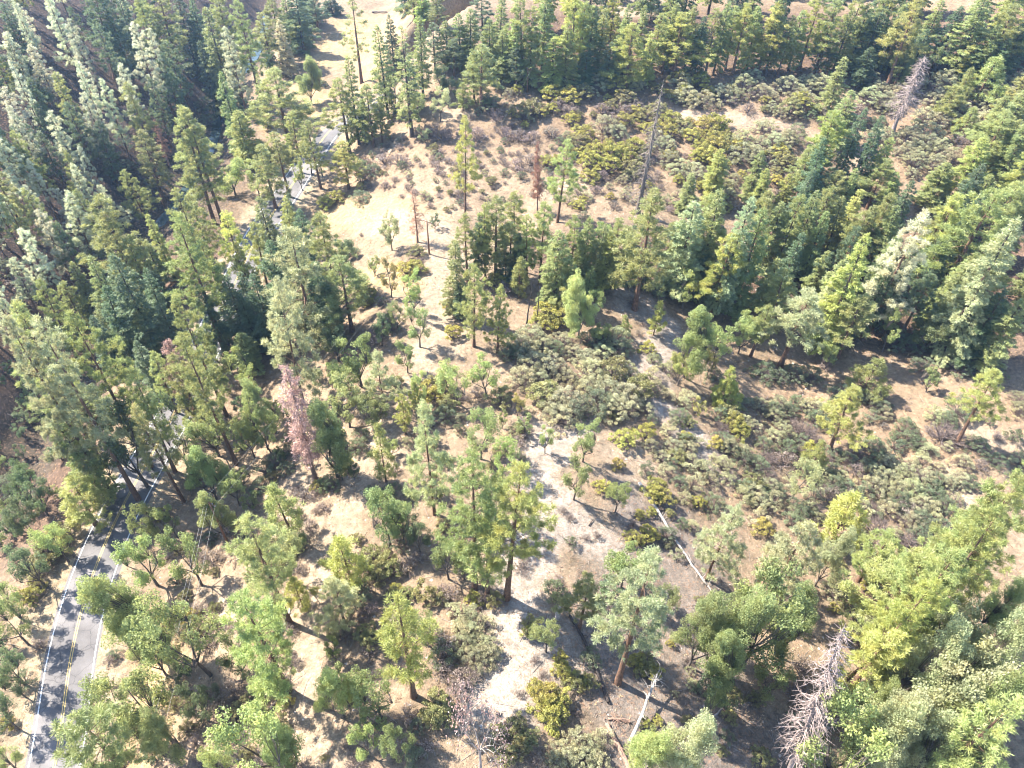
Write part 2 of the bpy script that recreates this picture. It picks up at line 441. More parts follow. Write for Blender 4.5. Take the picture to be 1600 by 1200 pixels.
m, nt, p, out = new_mat("creek_water")
p.inputs["Base Color"].default_value = (.03, .045, .045, 1); p.inputs["Roughness"].default_value = .06; p.inputs["IOR"].default_value = 1.33
no = N(nt, "ShaderNodeTexNoise"); no.inputs["Scale"].default_value = 2.5; no.inputs["Detail"].default_value = 4
tc = N(nt, "ShaderNodeTexCoord"); nt.links.new(tc.outputs["Object"], no.inputs["Vector"])
bp = N(nt, "ShaderNodeBump"); bp.inputs["Strength"].default_value = .5; nt.links.new(no.outputs[0], bp.inputs["Height"]); nt.links.new(bp.outputs[0], p.inputs["Normal"])
cyv = np.arange(168, 330, 3.0); V = []
for y in cyv:
    cxv = creek_x(y); zb = float(land(cxv, y))
    for o in (-1.5, -.5, .5, 1.5): V.append((cxv + o, y, zb + .35))
k = 4; n = len(cyv); i = (np.arange(n - 1)[:, None] * k + np.arange(k - 1)[None]).ravel()
cw = obj("creek_water", mesh_from("creek_water", np.array(V), np.stack([i, i + 1, i + k + 1, i + k], 1), m, smooth=True)); cw["kind"] = "structure"
cw["label"] = "narrow creek shining between trees below the road"
# ------------------------------------------------------------------ tree and shrub models (built once, copied below)
def curve_pts(p0, p1, n, bend, rng, sag=0.0):
    t = np.linspace(0, 1, n)[:, None]
    P = np.asarray(p0)[None] * (1 - t) + np.asarray(p1)[None] * t
    o = rng.normal(0, bend, 3)
    P = P + np.sin(t * math.pi) * o[None]
    P[:, 2] -= sag * (t[:, 0] ** 2)
    return P

def trunk_tube(T, H, r0, rng, top=.97, bend=.15, sides=9):
    n = 9; t = np.linspace(0, 1, n)
    z = -.5 + (H * top + .5) * t
    x = np.cumsum(rng.normal(0, bend / n, n)); y = np.cumsum(rng.normal(0, bend / n, n)); x -= x[0]; y -= y[0]
    r = r0 * (1 - t) ** .8 * .92 + r0 * .05; r[0] *= 1.35; r[1] *= 1.05
    P = np.stack([x, y, z], 1); T.tube(P, r, sides)
    return lambda zz: np.array([np.interp(zz, z, x), np.interp(zz, z, y), zz])

def make_conifer(name, H, R, cb, kind, seed, dens=1.0, dead=0.0, bare_low=True):
    rng = np.random.RandomState(seed)
    T = Tubes(); ax = trunk_tube(T, H, H * .0115 + .05, rng)
    C, D, TP = [], [], []
    nb = int((H * (1 - cb)) * (4.6 if kind == 'pine' else 6.4) * dens)
    gap = rng.rand(6) * 6.28
    for i in range(nb):
        t = (i + rng.rand()) / nb
        t = t ** (.93)
        z = H * (cb + (1 - cb) * t * .985)
        az = i * 2.39996 + rng.normal(0, .5)
        if kind == 'pine':
            pr = min(1, (t + .16) / .34) * (1 - t) ** .58 + .05
            pr *= 1 + .26 * math.sin(az * 2 + gap[0] + t * 5) + .16 * math.sin(az * 3 + gap[1] - t * 13)
            upa = math.radians(-12 + 52 * t + rng.normal(0, 9)); L = max(.35, R * pr * (.55 + .72 * rng.rand()))
        else:
            pr = min(1, (t + .10) / .16) * (1 - t) ** .66 + .04
            pr *= 1 + .16 * math.sin(az * 2 + gap[0] + t * 4) + .12 * math.sin(az * 3 + gap[1] - t * 11)
            upa = math.radians(-22 + 50 * t ** 1.5 + rng.normal(0, 7)); L = max(.25, R * pr * (.60 + .6 * rng.rand()))
        d = np.array([math.cos(az) * math.cos(upa), math.sin(az) * math.cos(upa), math.sin(upa)])
        lat = np.array([-math.sin(az), math.cos(az), 0])
        p0 = ax(z); p1 = p0 + d * L
        if i % 2 == 0 or L > R * .6:
            T.tube([p0, p0 + d * L * .5 + [0, 0, -.03 * L], p1 - d * L * .1], [.012 + .012 * L, .009 + .006 * L, .006], 3)
        if kind == 'pine':
            n = max(3, int(L * L * 2.4 + L * 4.4))
            n = int(n * (1 if rng.rand() > dead else .15))
            if n == 0: continue
            # tufts gather in a few pads on each limb, gaps between
            npad = max(2, int(L * 2.0)); ps = .35 + .68 * rng.rand(npad) ** .6; pl_ = rng.normal(0, .19 * L + .04, npad); k_ = rng.randint(0, npad, n)
            s = ps[k_] + rng.normal(0, .05, n)
            c = p0 + d * (s * L)[:, None] + lat * (pl_[k_] + rng.normal(0, .17, n))[:, None]
            c[:, 2] += rng.normal(.05, .11, n) + (rng.normal(0, .10 * L, npad))[k_] * .6
            dd = unit(d * .8 + lat * rng.normal(0, .5, n)[:, None] + np.array([0, 0, .55]))
            C.append(c); D.append(dd)
        else:
            n = max(4, int(L * L * 3.6 + L * 6.0))
            n = int(n * (1 if rng.rand() > dead else .15))
            if n == 0: continue
            s = .15 + .85 * rng.rand(n) ** .65
            side = rng.choice([-1, 1], n)
            c = p0 + d * (s * L)[:, None] + lat * (side * rng.rand(n) * (.30 * L * (1.15 - s) + .12))[:, None]
            c[:, 2] += rng.normal(0, .05, n) - .10 * L * s ** 2 + .03
            dd = unit(d * .9 + lat * (side * .75)[:, None] + np.array([0, 0, -.12]))
            C.append(c); D.append(dd)
    # leader
    zt = np.linspace(H * .93, H, 8); C.append(np.stack([ax(z) for z in zt])); D.append(np.tile([0, 0, 1.0], (8, 1)))
    C = np.concatenate(C); D = np.concatenate(D)
    if kind == 'pine': V, Fc, tint = tufts(C, D, 15, .44, .062, rng, bias=.75, jit=.08)
    else: V, Fc, tint = tufts(C, D, 9, .40, .085, rng, bias=1.6, jit=.07)
    if bare_low:   # dead stubs below the crown
        for i in range(int(H * cb * 1.1)):
            z = H * cb * (.35 + .65 * rng.rand()); az = rng.rand() * 6.28; L = .3 + 1.0 * rng.rand()
            p0 = ax(z); d = np.array([math.cos(az), math.sin(az), -.1 + .2 * rng.rand()])
            T.tube([p0, p0 + d * L], [.025, .008], 3)
    tm = T.build(name + "_trunk", MAT['pinebark' if kind == 'pine' else 'firbark'])
    cm = mesh_from(name + "_crown", V, Fc, MAT['needle'], {"tint": ('FACE', 'FLOAT', tint)})
    return dict(trunk=tm, crown=cm, H=H, W=2 * R * .92)

def make_oak(name, H, R, cb, seed, nclump=46, leaf=.19, dens=1.0, open_=0.0):
    rng = np.random.RandomState(seed)
    T = Tubes(); fork = H * cb * .75
    n = 5; zz = np.linspace(-.4, fork, n); lean = rng.normal(0, .04 * H, 2)
    P = np.stack([lean[0] * (zz / H).clip(0) * 1.5, lean[1] * (zz / H).clip(0) * 1.5, zz], 1)
    r0 = H * .013 + .05; T.tube(P, np.linspace(r0 * 1.25, r0 * .8, n), 8); top = P[-1]
    nl = rng.randint(4, 7); limbs = []
    for i in range(nl):
        az = i * 6.28 / nl + rng.normal(0, .3); el = .7 + .5 * rng.rand()
        L = H * (.28 + .14 * rng.rand())
        e = top + np.array([math.cos(az) * math.cos(el), math.sin(az) * math.cos(el), math.sin(el)]) * L
        pts = curve_pts(top - [0, 0, .2 * rng.rand()], e, 4, .12, rng); T.tube(pts, [r0 * .62, r0 * .48, r0 * .36, r0 * .24], 5); limbs.append(pts)
    lp = np.concatenate([l[1:] for l in limbs])
    zc = H * (cb * .35 + .47); rz = H - zc
    Vs, Fs, Ts, off = [], [], [], 0
    # billows: clumps gather round a few lobes on the limbs, with gaps between
    nlobe = rng.randint(8, 12); lobes = []
    for i in range(nlobe):
        a_ = i * 2.39996 + rng.normal(0, .35); e_ = rng.uniform(-.75, .92); q_ = math.sqrt(max(0, 1 - e_ * e_)); m_ = .36 + .50 * rng.rand()
        lobes.append(np.array([math.cos(a_) * q_ * m_, math.sin(a_) * q_ * m_, e_ * (.5 + .3 * rng.rand())]))
    for i in range(nclump):
        u = lobes[i % nlobe] + unit(rng.normal(0, 1, 3)) * (.10 + .27 * rng.rand())
        c = np.array([u[0] * R + top[0], u[1] * R + top[1], zc + u[2] * rz * 1.05])
        cr_ = R * (.10 + .14 * rng.rand()); cz = cr_ * (.6 + .25 * rng.rand())
        j = np.argmin(np.linalg.norm(lp - c, axis=1)); T.tube(curve_pts(lp[j], c, 3, .1, rng), [.05, .03, .012], 3)
        m = int(225 * dens * cr_ * cr_ * (.235 / leaf) ** 2 * (1 - open_ * rng.rand())) + 8
        v = unit(rng.normal(0, 1, (m, 3))); rr = (.55 + .5 * rng.rand(m, 1) ** .6)
        # ragged clump: pushed into a few sub-sprays
        sub = unit(rng.normal(0, 1, (7, 3))); bo = (v @ sub.T).max(1, keepdims=True); rr = rr * (.62 + .45 * bo)
        q = c + v * rr * np.array([cr_, cr_, cz])
        V, F_, t = leaves(q, v + np.array([0, 0, .6]), leaf, rng)
        Vs.append(V); Fs.append(F_ + off); Ts.append(t * .55 + rng.rand() * .45); off += len(V)
    tm = T.build(name + "_trunk", MAT['oakbark'])
    cm = mesh_from(name + "_crown", np.concatenate(Vs), np.concatenate(Fs), MAT['leaf'], {"tint": ('FACE', 'FLOAT', np.concatenate(Ts))})
    return dict(trunk=tm, crown=cm, H=H, W=2 * R)

def make_shrub(name, R, Hs, seed, nclump, leaf, dens=1.0, twiggy=0.0, dome=.5):
    rng = np.random.RandomState(seed); T = Tubes(); Vs, Fs, Ts, off = [], [], [], 0
    for i in range(nclump):
        az = i * 2.39996 + rng.normal(0, .3); q = ((i + .5) / nclump) ** .5
        lob = 1 + .18 * math.sin(3 * az + seed) + .10 * math.sin(5 * az + seed * 2)
        rr = R * q * .86 * lob
        z = Hs * (1 - q ** 2 * (1 - dome * .35)) * (.62 + .5 * rng.rand()) * .9 + .12
        c = np.array([math.cos(az) * rr, math.sin(az) * rr, z])
        b = np.array([math.cos(az), math.sin(az), 0]) * R * .12 * rng.rand()
        T.tube(curve_pts(b + [0, 0, -.1], c, 4, .06 * R, rng), [.035, .028, .02, .008], 4)
        for _ in range(int(2 + 5 * twiggy)):
            e = c + rng.normal(0, .24 * R ** .5, 3) + [0, 0, .05]
            T.tube([b * .3 + c * .7, e], [.014, .004], 3)
        if rng.rand() < twiggy: continue
        cr_ = R * (1.25 / nclump ** .5) * (.55 + .5 * rng.rand())
        m = int(360 * dens * cr_ * cr_ * (.13 / leaf) ** 2 * 2.2) + 10
        v = unit(rng.normal(0, 1, (m, 3))); v[:, 2] = np.abs(v[:, 2]) * .9 - .15
        p_ = c + v * (.5 + .55 * rng.rand(m, 1) ** .5) * np.array([cr_, cr_, cr_ * .8])
        V, F_, t = leaves(p_, v + np.array([0, 0, .4]), leaf, rng)
        Vs.append(V); Fs.append(F_ + off); Ts.append(t * .5 + rng.rand() * .5); off += len(V)
    tm = T.build(name + "_stems", MAT['twig'])
    cm = mesh_from(name + "_foliage", np.concatenate(Vs), np.concatenate(Fs), MAT['shrub'], {"tint": ('FACE', 'FLOAT', np.concatenate(Ts))}) if Vs else None
    return dict(trunk=tm, crown=cm, H=Hs, W=2 * R)

def make_snag(name, H, seed, mat, R, nb, needles=0, cb=.2, twig=2, r0=None, droop=.25, br=1.0):
    """standing dead conifer: trunk with bare branches, optionally some rust-brown needles left"""
    rng = np.random.RandomState(seed); T = Tubes(); ax = trunk_tube(T, H, r0 or H * .012 + .07, rng, top=1.0, bend=.5)
    C, D = [], []
    for i in range(nb):
        t = (i + rng.rand()) / nb; z = H * (cb + (1 - cb) * t * .97); az = i * 2.4 + rng.normal(0, .5)
        L = R * ((1 - t) ** .6 * min(1, (t + .3) / .5) + .08) * (.45 + .75 * rng.rand())
        d = np.array([math.cos(az), math.sin(az), .15 - .2 * rng.rand()]); p0 = ax(z)
        pts = curve_pts(p0, p0 + d * L, 5, .12 * L, rng, sag=droop * L); T.tube(pts, np.linspace(.05 + .006 * L, .012, 5) * br, 4)
        for _ in range(int(twig * L + .5)):
            s = rng.randint(1, 5); e = pts[s] + rng.normal(0, .33, 3) + d * .25 - [0, 0, .12]
            T.tube([pts[s], e], [.022 * br, .008 * br], 3)
        if needles:
            k = int(L * needles * (.4 + 1.2 * rng.rand())); s = .3 + .7 * rng.rand(k)
            j = np.stack([np.interp(s, np.linspace(0, 1, 5), pts[:, a]) for a in range(3)], 1) + rng.normal(0, .13 * L + .05, (k, 3)) * [1, 1, .5]
            C.append(j); D.append(np.tile(unit(d + np.array([0, 0, -.5])), (k, 1)))
    tm = T.build(name + "_trunk", mat); cm = None
    if needles:
        V, F_, t = tufts(np.concatenate(C), np.concatenate(D), 9, .38, .07, rng, bias=.6, jit=.08)
        cm = mesh_from(name + "_crown", V, F_, MAT['dryleaf'], {"tint": ('FACE', 'FLOAT', t)})
    return dict(trunk=tm, crown=cm, H=H, W=2 * R)

def make_dead_oak(name, H, seed):
    rng = np.random.RandomState(seed); T = Tubes(); Vs, Fs, Ts, off = [], [], [], 0
    top = np.array([.1, .1, H * .35]); T.tube([[0, 0, -.4], [.03, .05, H * .18], top], [.2, .17, .14], 7)
    def grow(p, d, L, r, lev):
        nonlocal off
        e = p + d * L; pts = curve_pts(p, e, 4, .08 * L, rng); T.tube(pts, np.linspace(r, r * .55, 4), 4 if lev < 2 else 3)
        if lev >= 4:
            k = rng.randint(4, 12); V, F_, t = leaves(e + rng.normal(0, .25, (k, 3)), rng.normal(0, 1, (k, 3)), .2, rng); Vs.append(V); Fs.append(F_ + off); Ts.append(t); off += len(V); return
        for _ in range(3 if lev < 4 else 2):
            grow(pts[rng.randint(2, 4)], unit(d + rng.normal(0, .55, 3) + np.array([0, 0, .12])), L * (.62 + .2 * rng.rand()), r * .55, lev + 1)
    for i in range(4):
        a = i * 1.57 + rng.rand(); grow(top, unit(np.array([math.cos(a), math.sin(a), 1.0])), H * .24, .10, 1)
    tm = T.build(name + "_trunk", MAT['greybark'])
    cm = mesh_from(name + "_crown", np.concatenate(Vs), np.concatenate(Fs), MAT['dryleaf'], {"tint": ('FACE', 'FLOAT', np.concatenate(Ts))})
    return dict(trunk=tm, crown=cm, H=H, W=H * .8)

PROTO = {
    'P': [make_conifer("pine", 24, r, cb, 'pine', 100 + i, dens=dn) for i, (r, cb, dn) in enumerate([(3.2, .30, 1), (2.7, .38, 1), (3.4, .24, 1.05), (2.9, .45, .95), (3.1, .20, 1), (2.6, .30, .85)])]
       + [make_conifer("pine", 33, r, cb, 'pine', 120 + i, dens=.85) for i, (r, cb) in enumerate([(4.4, .25), (3.8, .36)])],
    'p': [make_conifer("young_pine", 9, r, .12, 'pine', 130 + i, dens=1.5, bare_low=False) for i, r in enumerate((1.9, 2.2, 1.7))],
    'F': [make_conifer("fir", 24, r, cb, 'fir', 160 + i, dens=dn, dead=.06) for i, (r, cb, dn) in enumerate([(3.2, .10, 1), (2.8, .06, 1), (3.5, .14, .95), (2.6, .18, 1), (3.0, .08, .9)])]
       + [make_conifer("fir", 33, r, cb, 'fir', 180 + i, dens=.8, dead=.06) for i, (r, cb) in enumerate([(4.4, .12), (3.7, .08)])],
    'f': [make_conifer("young_fir", 9, r, .05, 'fir', 190 + i, dens=1.5, bare_low=False) for i, r in enumerate((1.7, 2.0))],
    'Q': [make_conifer("sparse_fir", 26, 3.0, .16, 'fir', 210, dens=.6, dead=.35), make_conifer("sparse_pine", 26, 2.8, .32, 'pine', 211, dens=.6, dead=.3)],
    'G': [make_conifer("gray_pine", 18, r, .16, 'pine', 230 + i, dens=.95) for i, r in enumerate((3.5, 3.9))],
    'O': [make_oak("oak", 11, r, cb, 260 + i, nclump=nc, open_=op) for i, (r, cb, nc, op) in enumerate([(3.6, .22, 76, .2), (4.2, .18, 88, .25), (3.2, .26, 68, .2), (3.9, .20, 90, .1), (4.6, .16, 92, .3), (3.4, .3, 64, .35)])]
       + [make_oak("oak", 16, r, .16, 280 + i, nclump=nc, open_=.25) for i, (r, nc) in enumerate([(5.2, 140), (6.0, 165)])],
    'o': [make_oak("young_oak", 5, r, .16, 290 + i, nclump=44, leaf=.16, dens=1.1) for i, r in enumerate((1.7, 2.0, 1.5))],
    'D': [make_snag("dead_pine", 20, 310, MAT['brownwood'], 3.0, 90, needles=10), make_snag("dead_pine", 20, 311, MAT['brownwood'], 2.6, 80, needles=5, twig=4)],
    'S': [make_snag("snag", 26, 320, MAT['snagbark'], 3.8, 130, twig=4.5, cb=.06, r0=.66, droop=.6, br=1.5), make_snag("snag", 22, 321, MAT['pinkbark'], 2.2, 200, twig=8, cb=.22, droop=.45, br=1.25)],
    'K': [make_dead_oak("dead_oak", 8, 330)],
    'B': [make_snag("burnt_trunk", 10, 340, MAT['burntwood'], .9, 14, twig=1, cb=.4)],
}
SHRUB = {
    'm': [make_shrub("manzanita", 1.5, 1.9, 400 + i, nc, .105, dens=.9, twiggy=.15) for i, nc in enumerate((26, 32, 22, 38))]
       + [make_shrub("manzanita", 2.7, 2.5, 410 + i, nc, .105, dens=.85, twiggy=.18) for i, nc in enumerate((70, 84))],
    'y': [make_shrub("buckbrush", 1.5, 1.8, 420 + i, nc, .11, dens=1.15, dome=.9) for i, nc in enumerate((44, 52))],
    'g': [make_shrub("dry_brush", 1.3, 1.2, 440 + i, 30, .10, dens=.35, twiggy=.45) for i in range(2)],
    't': [make_shrub("bare_brush", 1.6, 1.4, 450, 60, .10, dens=.3, twiggy=.93)],
}
# ------------------------------------------------------------------ where the plants stand
# per quarter-tile of the photo (4x enlarged): kind, top x, top y, base y, crown width, tone
TREES = {
(0,0): """P 20 -30 270 110 w;P 0 210 680 150 w;P 40 545 1000 150 w;P -10 870 1350 180 w;P 205 270 700 150 w;O 230 510 740 170 d;P 290 -40 500 130 w;P 430 120 620 130 w
P 520 -60 500 160 d;P 640 -50 520 170 d;P 310 700 1180 150 w;P 180 1005 1400 100 w;P 440 1020 1500 120 w;P 490 390 850 110 w;P 525 570 1080 150 w;P 635 510 1010 120 w
P 740 410 1000 130 w;P 800 520 1100 130 n;P 845 140 800 150 w;P 915 190 780 120 w;P 960 -100 600 200 n;P 830 -80 450 140 n;D 960 740 1040 90 w;P 870 830 1300 170 n
P 1120 680 1400 210 n;P 1185 690 1420 190 n;F 1290 40 720 170 n;P 1340 -40 650 200 n;P 1410 165 750 170 w;F 1390 450 980 130 n;F 1480 690 1050 190 y;P 1490 0 700 160 n
F 1090 -60 480 150 d;F 720 -40 430 140 d;F 1180 0 520 130 d;O 1400 960 1220 260 b;O 1560 970 1230 160 b;O 700 1000 1200 120 d;P 640 1150 1500 130 w;P 370 1180 1500 100 w;P 790 1050 1450 130 n
P 590 150 640 120 d;P 130 20 420 110 w;F 660 130 540 120 d;P 1010 330 800 130 d;P 60 250 660 110 d;P 420 640 1080 120 d;F 1250 250 760 120 d;P 1060 250 720 130 d;P 250 820 1220 110 d;P 100 720 1120 120 d;P 930 480 920 110 d;P 580 760 1160 110 d""",
(1,0): """P 120 820 1230 150 n;P 205 700 1080 120 n;P 330 760 1180 130 n;F 230 -60 330 160 d;F 300 -90 140 150 d;O 200 60 270 200 d;F 180 -20 320 150 n;F 980 -60 110 120 n;F 930 -80 70 110 d;O 330 90 230 170 d;F 90 -20 400 160 n;F 140 120 480 140 w;F 30 80 450 130 n;F 0 460 800 90 n;O 110 230 420 300 d;F 355 -20 190 160 d;O 290 320 650 230 n;P 110 430 930 270 n;Q 590 -40 520 150 n
F 570 350 900 130 n;P 520 500 960 180 n;P 690 520 920 150 n;P 760 640 900 110 n;F 770 160 740 140 n;F 835 90 500 110 d;Q 920 170 850 200 n;F 1010 110 620 120 n;F 1105 140 450 110 d;F 1190 130 420 140 n
F 1270 90 430 130 n;O 1150 390 560 150 d;O 1140 520 760 160 p;O 1050 780 890 120 p;F 1330 60 420 140 n;P 1400 280 700 190 n;F 1360 340 640 120 n;F 1460 120 480 140 n;O 1500 400 560 130 n
F 1590 280 520 120 n;F 1520 -20 400 140 n;F 1420 -40 300 140 d;P 1285 745 1440 120 y;F 535 880 1180 160 y;P 30 900 1300 170 n;O 250 990 1190 110 b;p 245 830 960 90 n;B 310 880 1090 40 n;B 385 930 1100 40 n
O 860 440 740 130 n;F 1040 -40 140 120 b;P 1130 -20 190 120 n;F 460 -40 90 110 d;O 1000 560 760 130 n;O 1240 470 620 110 d;F 960 330 700 110 d;F 1230 240 480 120 d;F 1540 180 500 110 n;F 1290 520 690 90 n;O 1440 590 690 120 d;F 660 600 900 90 d""",
(2,0): """F 80 -40 500 170 n;F 30 120 520 150 n;F 130 40 520 140 n;F 210 -60 430 150 n;F 270 230 560 170 y;F 400 -30 520 170 y;F 350 150 560 140 n;F 450 20 500 150 n;F 510 40 480 140 n;F 570 60 470 130 n
F 650 -50 400 140 y;F 745 30 470 110 n;F 760 150 580 190 y;F 700 120 460 100 n;F 880 210 520 110 y;F 920 80 440 110 n;F 830 30 330 100 n;F 1000 60 460 120 n;P 1080 90 500 220 y;F 1030 20 430 120 n
F 1150 30 450 130 n;F 1210 100 490 120 d;F 1290 60 480 140 n;F 1350 20 470 120 n;P 1420 40 440 130 n;F 1480 20 460 150 y;F 1560 40 440 130 n;F 890 -60 120 90 d;O 600 330 520 100 p;O 420 330 500 110 d
S 915 495 1330 190 n;P 320 880 1390 150 b;D 180 880 1330 90 n;F 480 280 560 120 d;F 620 260 550 120 d;F 1110 250 500 110 d;O 240 460 570 90 d;F 30 300 560 110 d;F 120 260 550 110 n""",
(3,0): """F 40 20 460 190 y;F 110 -20 470 160 n;F 160 100 480 120 n;F 230 60 440 130 n;P 330 -40 430 150 y;F 430 0 460 150 n;F 530 60 470 130 n;P 590 -60 420 150 n;F 640 20 430 160 n;F 700 80 460 160 d
F 760 -40 420 160 n;F 850 30 420 170 n;P 960 -30 560 180 y;O 930 200 540 150 n;F 1080 0 420 160 n;O 1140 200 480 140 n;F 1200 40 440 150 d;F 1290 280 520 110 y;F 1380 -40 480 200 n;F 1440 150 520 160 n
F 1560 30 500 200 n;F 1610 150 500 150 d;S 975 340 830 170 x;F 480 360 720 140 n;F 520 570 900 170 n;P 430 690 1130 190 y;F 350 850 1180 180 n;p 1430 360 640 190 b;p 1270 430 640 90 n;p 1180 540 720 170 n
p 1290 680 860 120 n;F 1620 560 950 210 n;F 1500 700 1080 240 n;F 1360 860 1280 240 y;P 770 860 1230 130 b;F 740 1000 1300 170 n;F 1130 1020 1300 200 n;F 450 1070 1400 150 n;F 540 1060 1400 120 n;F 820 1080 1350 120 n;F 280 930 1250 130 n
F 640 300 560 140 d;F 380 220 480 120 d;F 1000 180 500 130 d;F 1330 300 520 130 d;F 900 250 540 130 n;F 1520 250 560 140 d;o 700 330 480 140 n""",
(0,1): """P 240 110 600 140 w;P 130 225 680 160 w;P 40 410 760 130 w;P 390 0 500 170 w;P 480 -20 480 120 n;P 600 20 720 270 n;P 800 290 720 160 n;P 215 550 1050 140 n;P 380 560 920 140 n;F 440 440 820 120 n
F 520 400 920 160 n;F 740 390 1020 240 d;F 940 140 540 120 y;P 1110 140 1010 240 n;P 1130 -20 700 170 n;P 1290 290 920 170 n;P 1400 120 720 160 y;P 1200 10 600 150 n;P -60 640 1890 240 p;P 40 700 1700 250 n
P 430 730 1720 270 n;P 210 760 1920 250 p;P 1120 600 1400 200 n;F 860 930 1270 140 d;D 1020 910 1360 200 p;P 930 980 1380 110 b;P 780 1100 1750 170 b;O 1440 960 1220 190 b;O 1510 1090 1350 190 b;F 820 690 1040 160 n
F 1000 680 1040 150 d;P 1560 180 620 150 n;F 620 600 1050 160 d;F 1250 560 1000 170 d;F 1420 520 1000 170 d;P 1150 850 1700 200 n;F 560 780 1150 140 d;O 1380 760 1020 220 d;P 330 200 640 110 d;F 900 480 860 120 d;O 1290 960 1240 200 n;F 1520 640 1000 150 d;P 1490 330 760 130 n;O 700 860 1100 200 d;P 120 900 1560 170 d""",
(1,1): """F 30 30 500 170 n;F 160 30 480 130 y;F 260 100 540 150 d;P 400 100 660 210 n;O 540 250 410 200 d;G 220 250 990 400 p;G 100 570 1330 290 p;P 520 410 870 240 n;O 620 430 690 150 n;O 820 95 365 170 p;D 980 -30 315 110 n
O 1110 100 232 85 d;O 725 390 525 115 n;O 815 400 660 110 y;O 960 465 780 150 b;O 1000 700 970 200 n;O 925 920 1130 160 n;O 600 860 1220 300 n;O 540 1030 1340 250 b;G 750 1000 1380 200 p;F 1240 320 790 160 n;P 1310 140 570 130 n
P 1350 440 965 170 n;F 1380 130 550 120 d;P 1500 30 550 200 n;P 1590 190 540 150 n;P 1510 590 1005 130 n;P 1430 60 550 100 n;O 1250 1050 1330 270 b;O 1440 1000 1280 220 b;o 1010 1110 1350 150 b;F 60 300 820 200 d;F 330 430 900 180 d
F 420 560 940 170 d;O 870 680 870 140 n;O 760 760 960 160 d;F 1270 560 800 100 d;F 1560 380 560 100 d;F 0 520 1000 180 d;O 130 300 520 150 n;O 470 820 1060 180 d""",
(2,1): """F 30 0 480 140 n;p 50 420 660 110 b;F 110 150 570 120 n;P 200 80 570 160 b;F 300 240 690 200 n;F 400 160 610 150 n;F 470 150 570 160 n;O 560 170 480 170 b;F 560 200 590 140 n;F 610 260 610 160 y;F 690 180 590 160 n
P 895 -10 735 310 n;F 1000 200 590 140 n;F 1080 170 570 130 n;F 1150 60 640 260 p;F 1240 10 560 180 n;F 1310 0 660 220 n;P 1370 240 770 190 y;F 1450 20 770 220 p;O 1130 440 730 210 n;S 1390 540 760 160 x;F 1570 100 770 230 n
B 1600 580 790 60 n;O 460 500 910 310 b;f 490 470 650 90 n;p 925 690 895 90 y;p 715 770 900 70 n;O 1180 740 1160 360 b;O 1340 780 1120 220 b;O 1500 740 1010 230 b;O 1090 990 1210 220 y;O 1270 980 1160 120 y;B 100 540 865 60 n;B 175 480 812 40 n
p 1380 1110 1340 120 y;O 340 560 760 130 y;F 780 220 580 120 d;F 1200 330 680 150 d;F 1000 380 600 100 n;F 40 260 560 100 d;o 520 600 800 150 b;F 1320 420 740 150 n;F 640 440 610 80 d;F 860 300 590 120 d;O 560 780 960 160 n""",
(3,1): """F 30 0 450 150 n;F 100 60 500 170 n;F 200 10 520 170 n;F 300 0 500 180 n;F 360 120 560 150 n;F 390 -40 430 150 n;F 500 30 440 150 n;F 600 120 540 180 n;F 560 -20 400 160 y;F 680 100 520 150 n;F 780 0 520 160 n;F 830 90 580 180 n
F 965 130 920 280 w;F 625 280 1000 220 y;F 375 370 670 150 n;F 255 610 1090 250 p;F 370 560 920 120 p;F 605 640 1040 220 n;F 470 440 880 200 n;P 1200 20 540 210 y;F 1130 60 520 160 n;P 1420 -20 690 330 n;F 1100 300 700 210 d
F 1580 150 1020 290 p;F 1410 300 930 260 n;F 1490 400 980 250 n;O 1130 700 1010 300 n;F 1280 780 1020 160 n;F 1580 680 1120 230 n;p 680 1060 1260 190 n;o 1080 1090 1250 150 n;F 800 260 780 180 n;F 140 480 900 180 n;F 60 420 800 170 n
F 900 380 880 170 d;F 1020 520 920 170 d;F 1340 100 640 180 n;F 1540 -60 460 220 n;F 1240 420 860 190 n;F 740 480 920 160 d;F 0 700 1030 140 n;F 180 250 720 160 d;F 560 220 740 150 d;F 1480 620 1080 180 d;O 850 720 1000 180 n;O 420 900 1100 170 n""",
(0,2): """P 1080 -200 270 170 n;O 1150 60 340 200 n;O 620 80 640 260 d;P 860 150 735 150 n;O 1230 110 450 330 n;O 1200 370 720 320 b;O 1260 640 970 260 n;O 830 720 970 230 n;O 800 960 1260 330 b;O 1080 920 1260 300 n;P 1530 800 1500 300 b;P 410 590 880 230 y;O 60 740 970 280 d
O 220 830 1110 250 b;O 60 980 1270 190 d;O 1540 0 410 160 n;O 1500 200 460 200 n;O 960 60 330 190 d;F 340 180 720 200 n;O 1400 520 760 200 n;O 110 560 820 240 d;O 1050 250 520 170 n;O 560 350 620 180 d;O 1000 760 960 160 n;O 20 480 760 200 d;o 330 900 1080 170 y""",
(1,2): """D 175 -130 592 270 p;O 60 100 310 200 n;O 390 90 580 280 n;O 520 -60 270 250 n;O 700 20 290 260 n;P 905 60 312 100 y;P 985 -10 172 70 n;p 755 255 610 140 n;G 1050 130 815 270 p;O 770 620 1010 360 n;O 1000 830 1070 200 d
p 120 615 985 200 b;p 530 960 1240 220 y;O 1400 160 470 280 n;O 1540 340 610 210 b;P 1340 440 1290 290 b;P 1590 450 1340 330 y;P 1440 800 1330 230 b;O 1180 910 1220 260 n;O 100 890 1250 290 n;O 1540 150 280 90 n;O 470 300 600 190 d;O 330 130 420 150 n
o 1120 560 720 160 n;O 1500 560 860 190 b;O 30 240 430 160 n;o 590 480 600 110 d;O 880 700 1000 170 n;o 130 380 520 90 d;o 1290 1010 1220 180 n""",
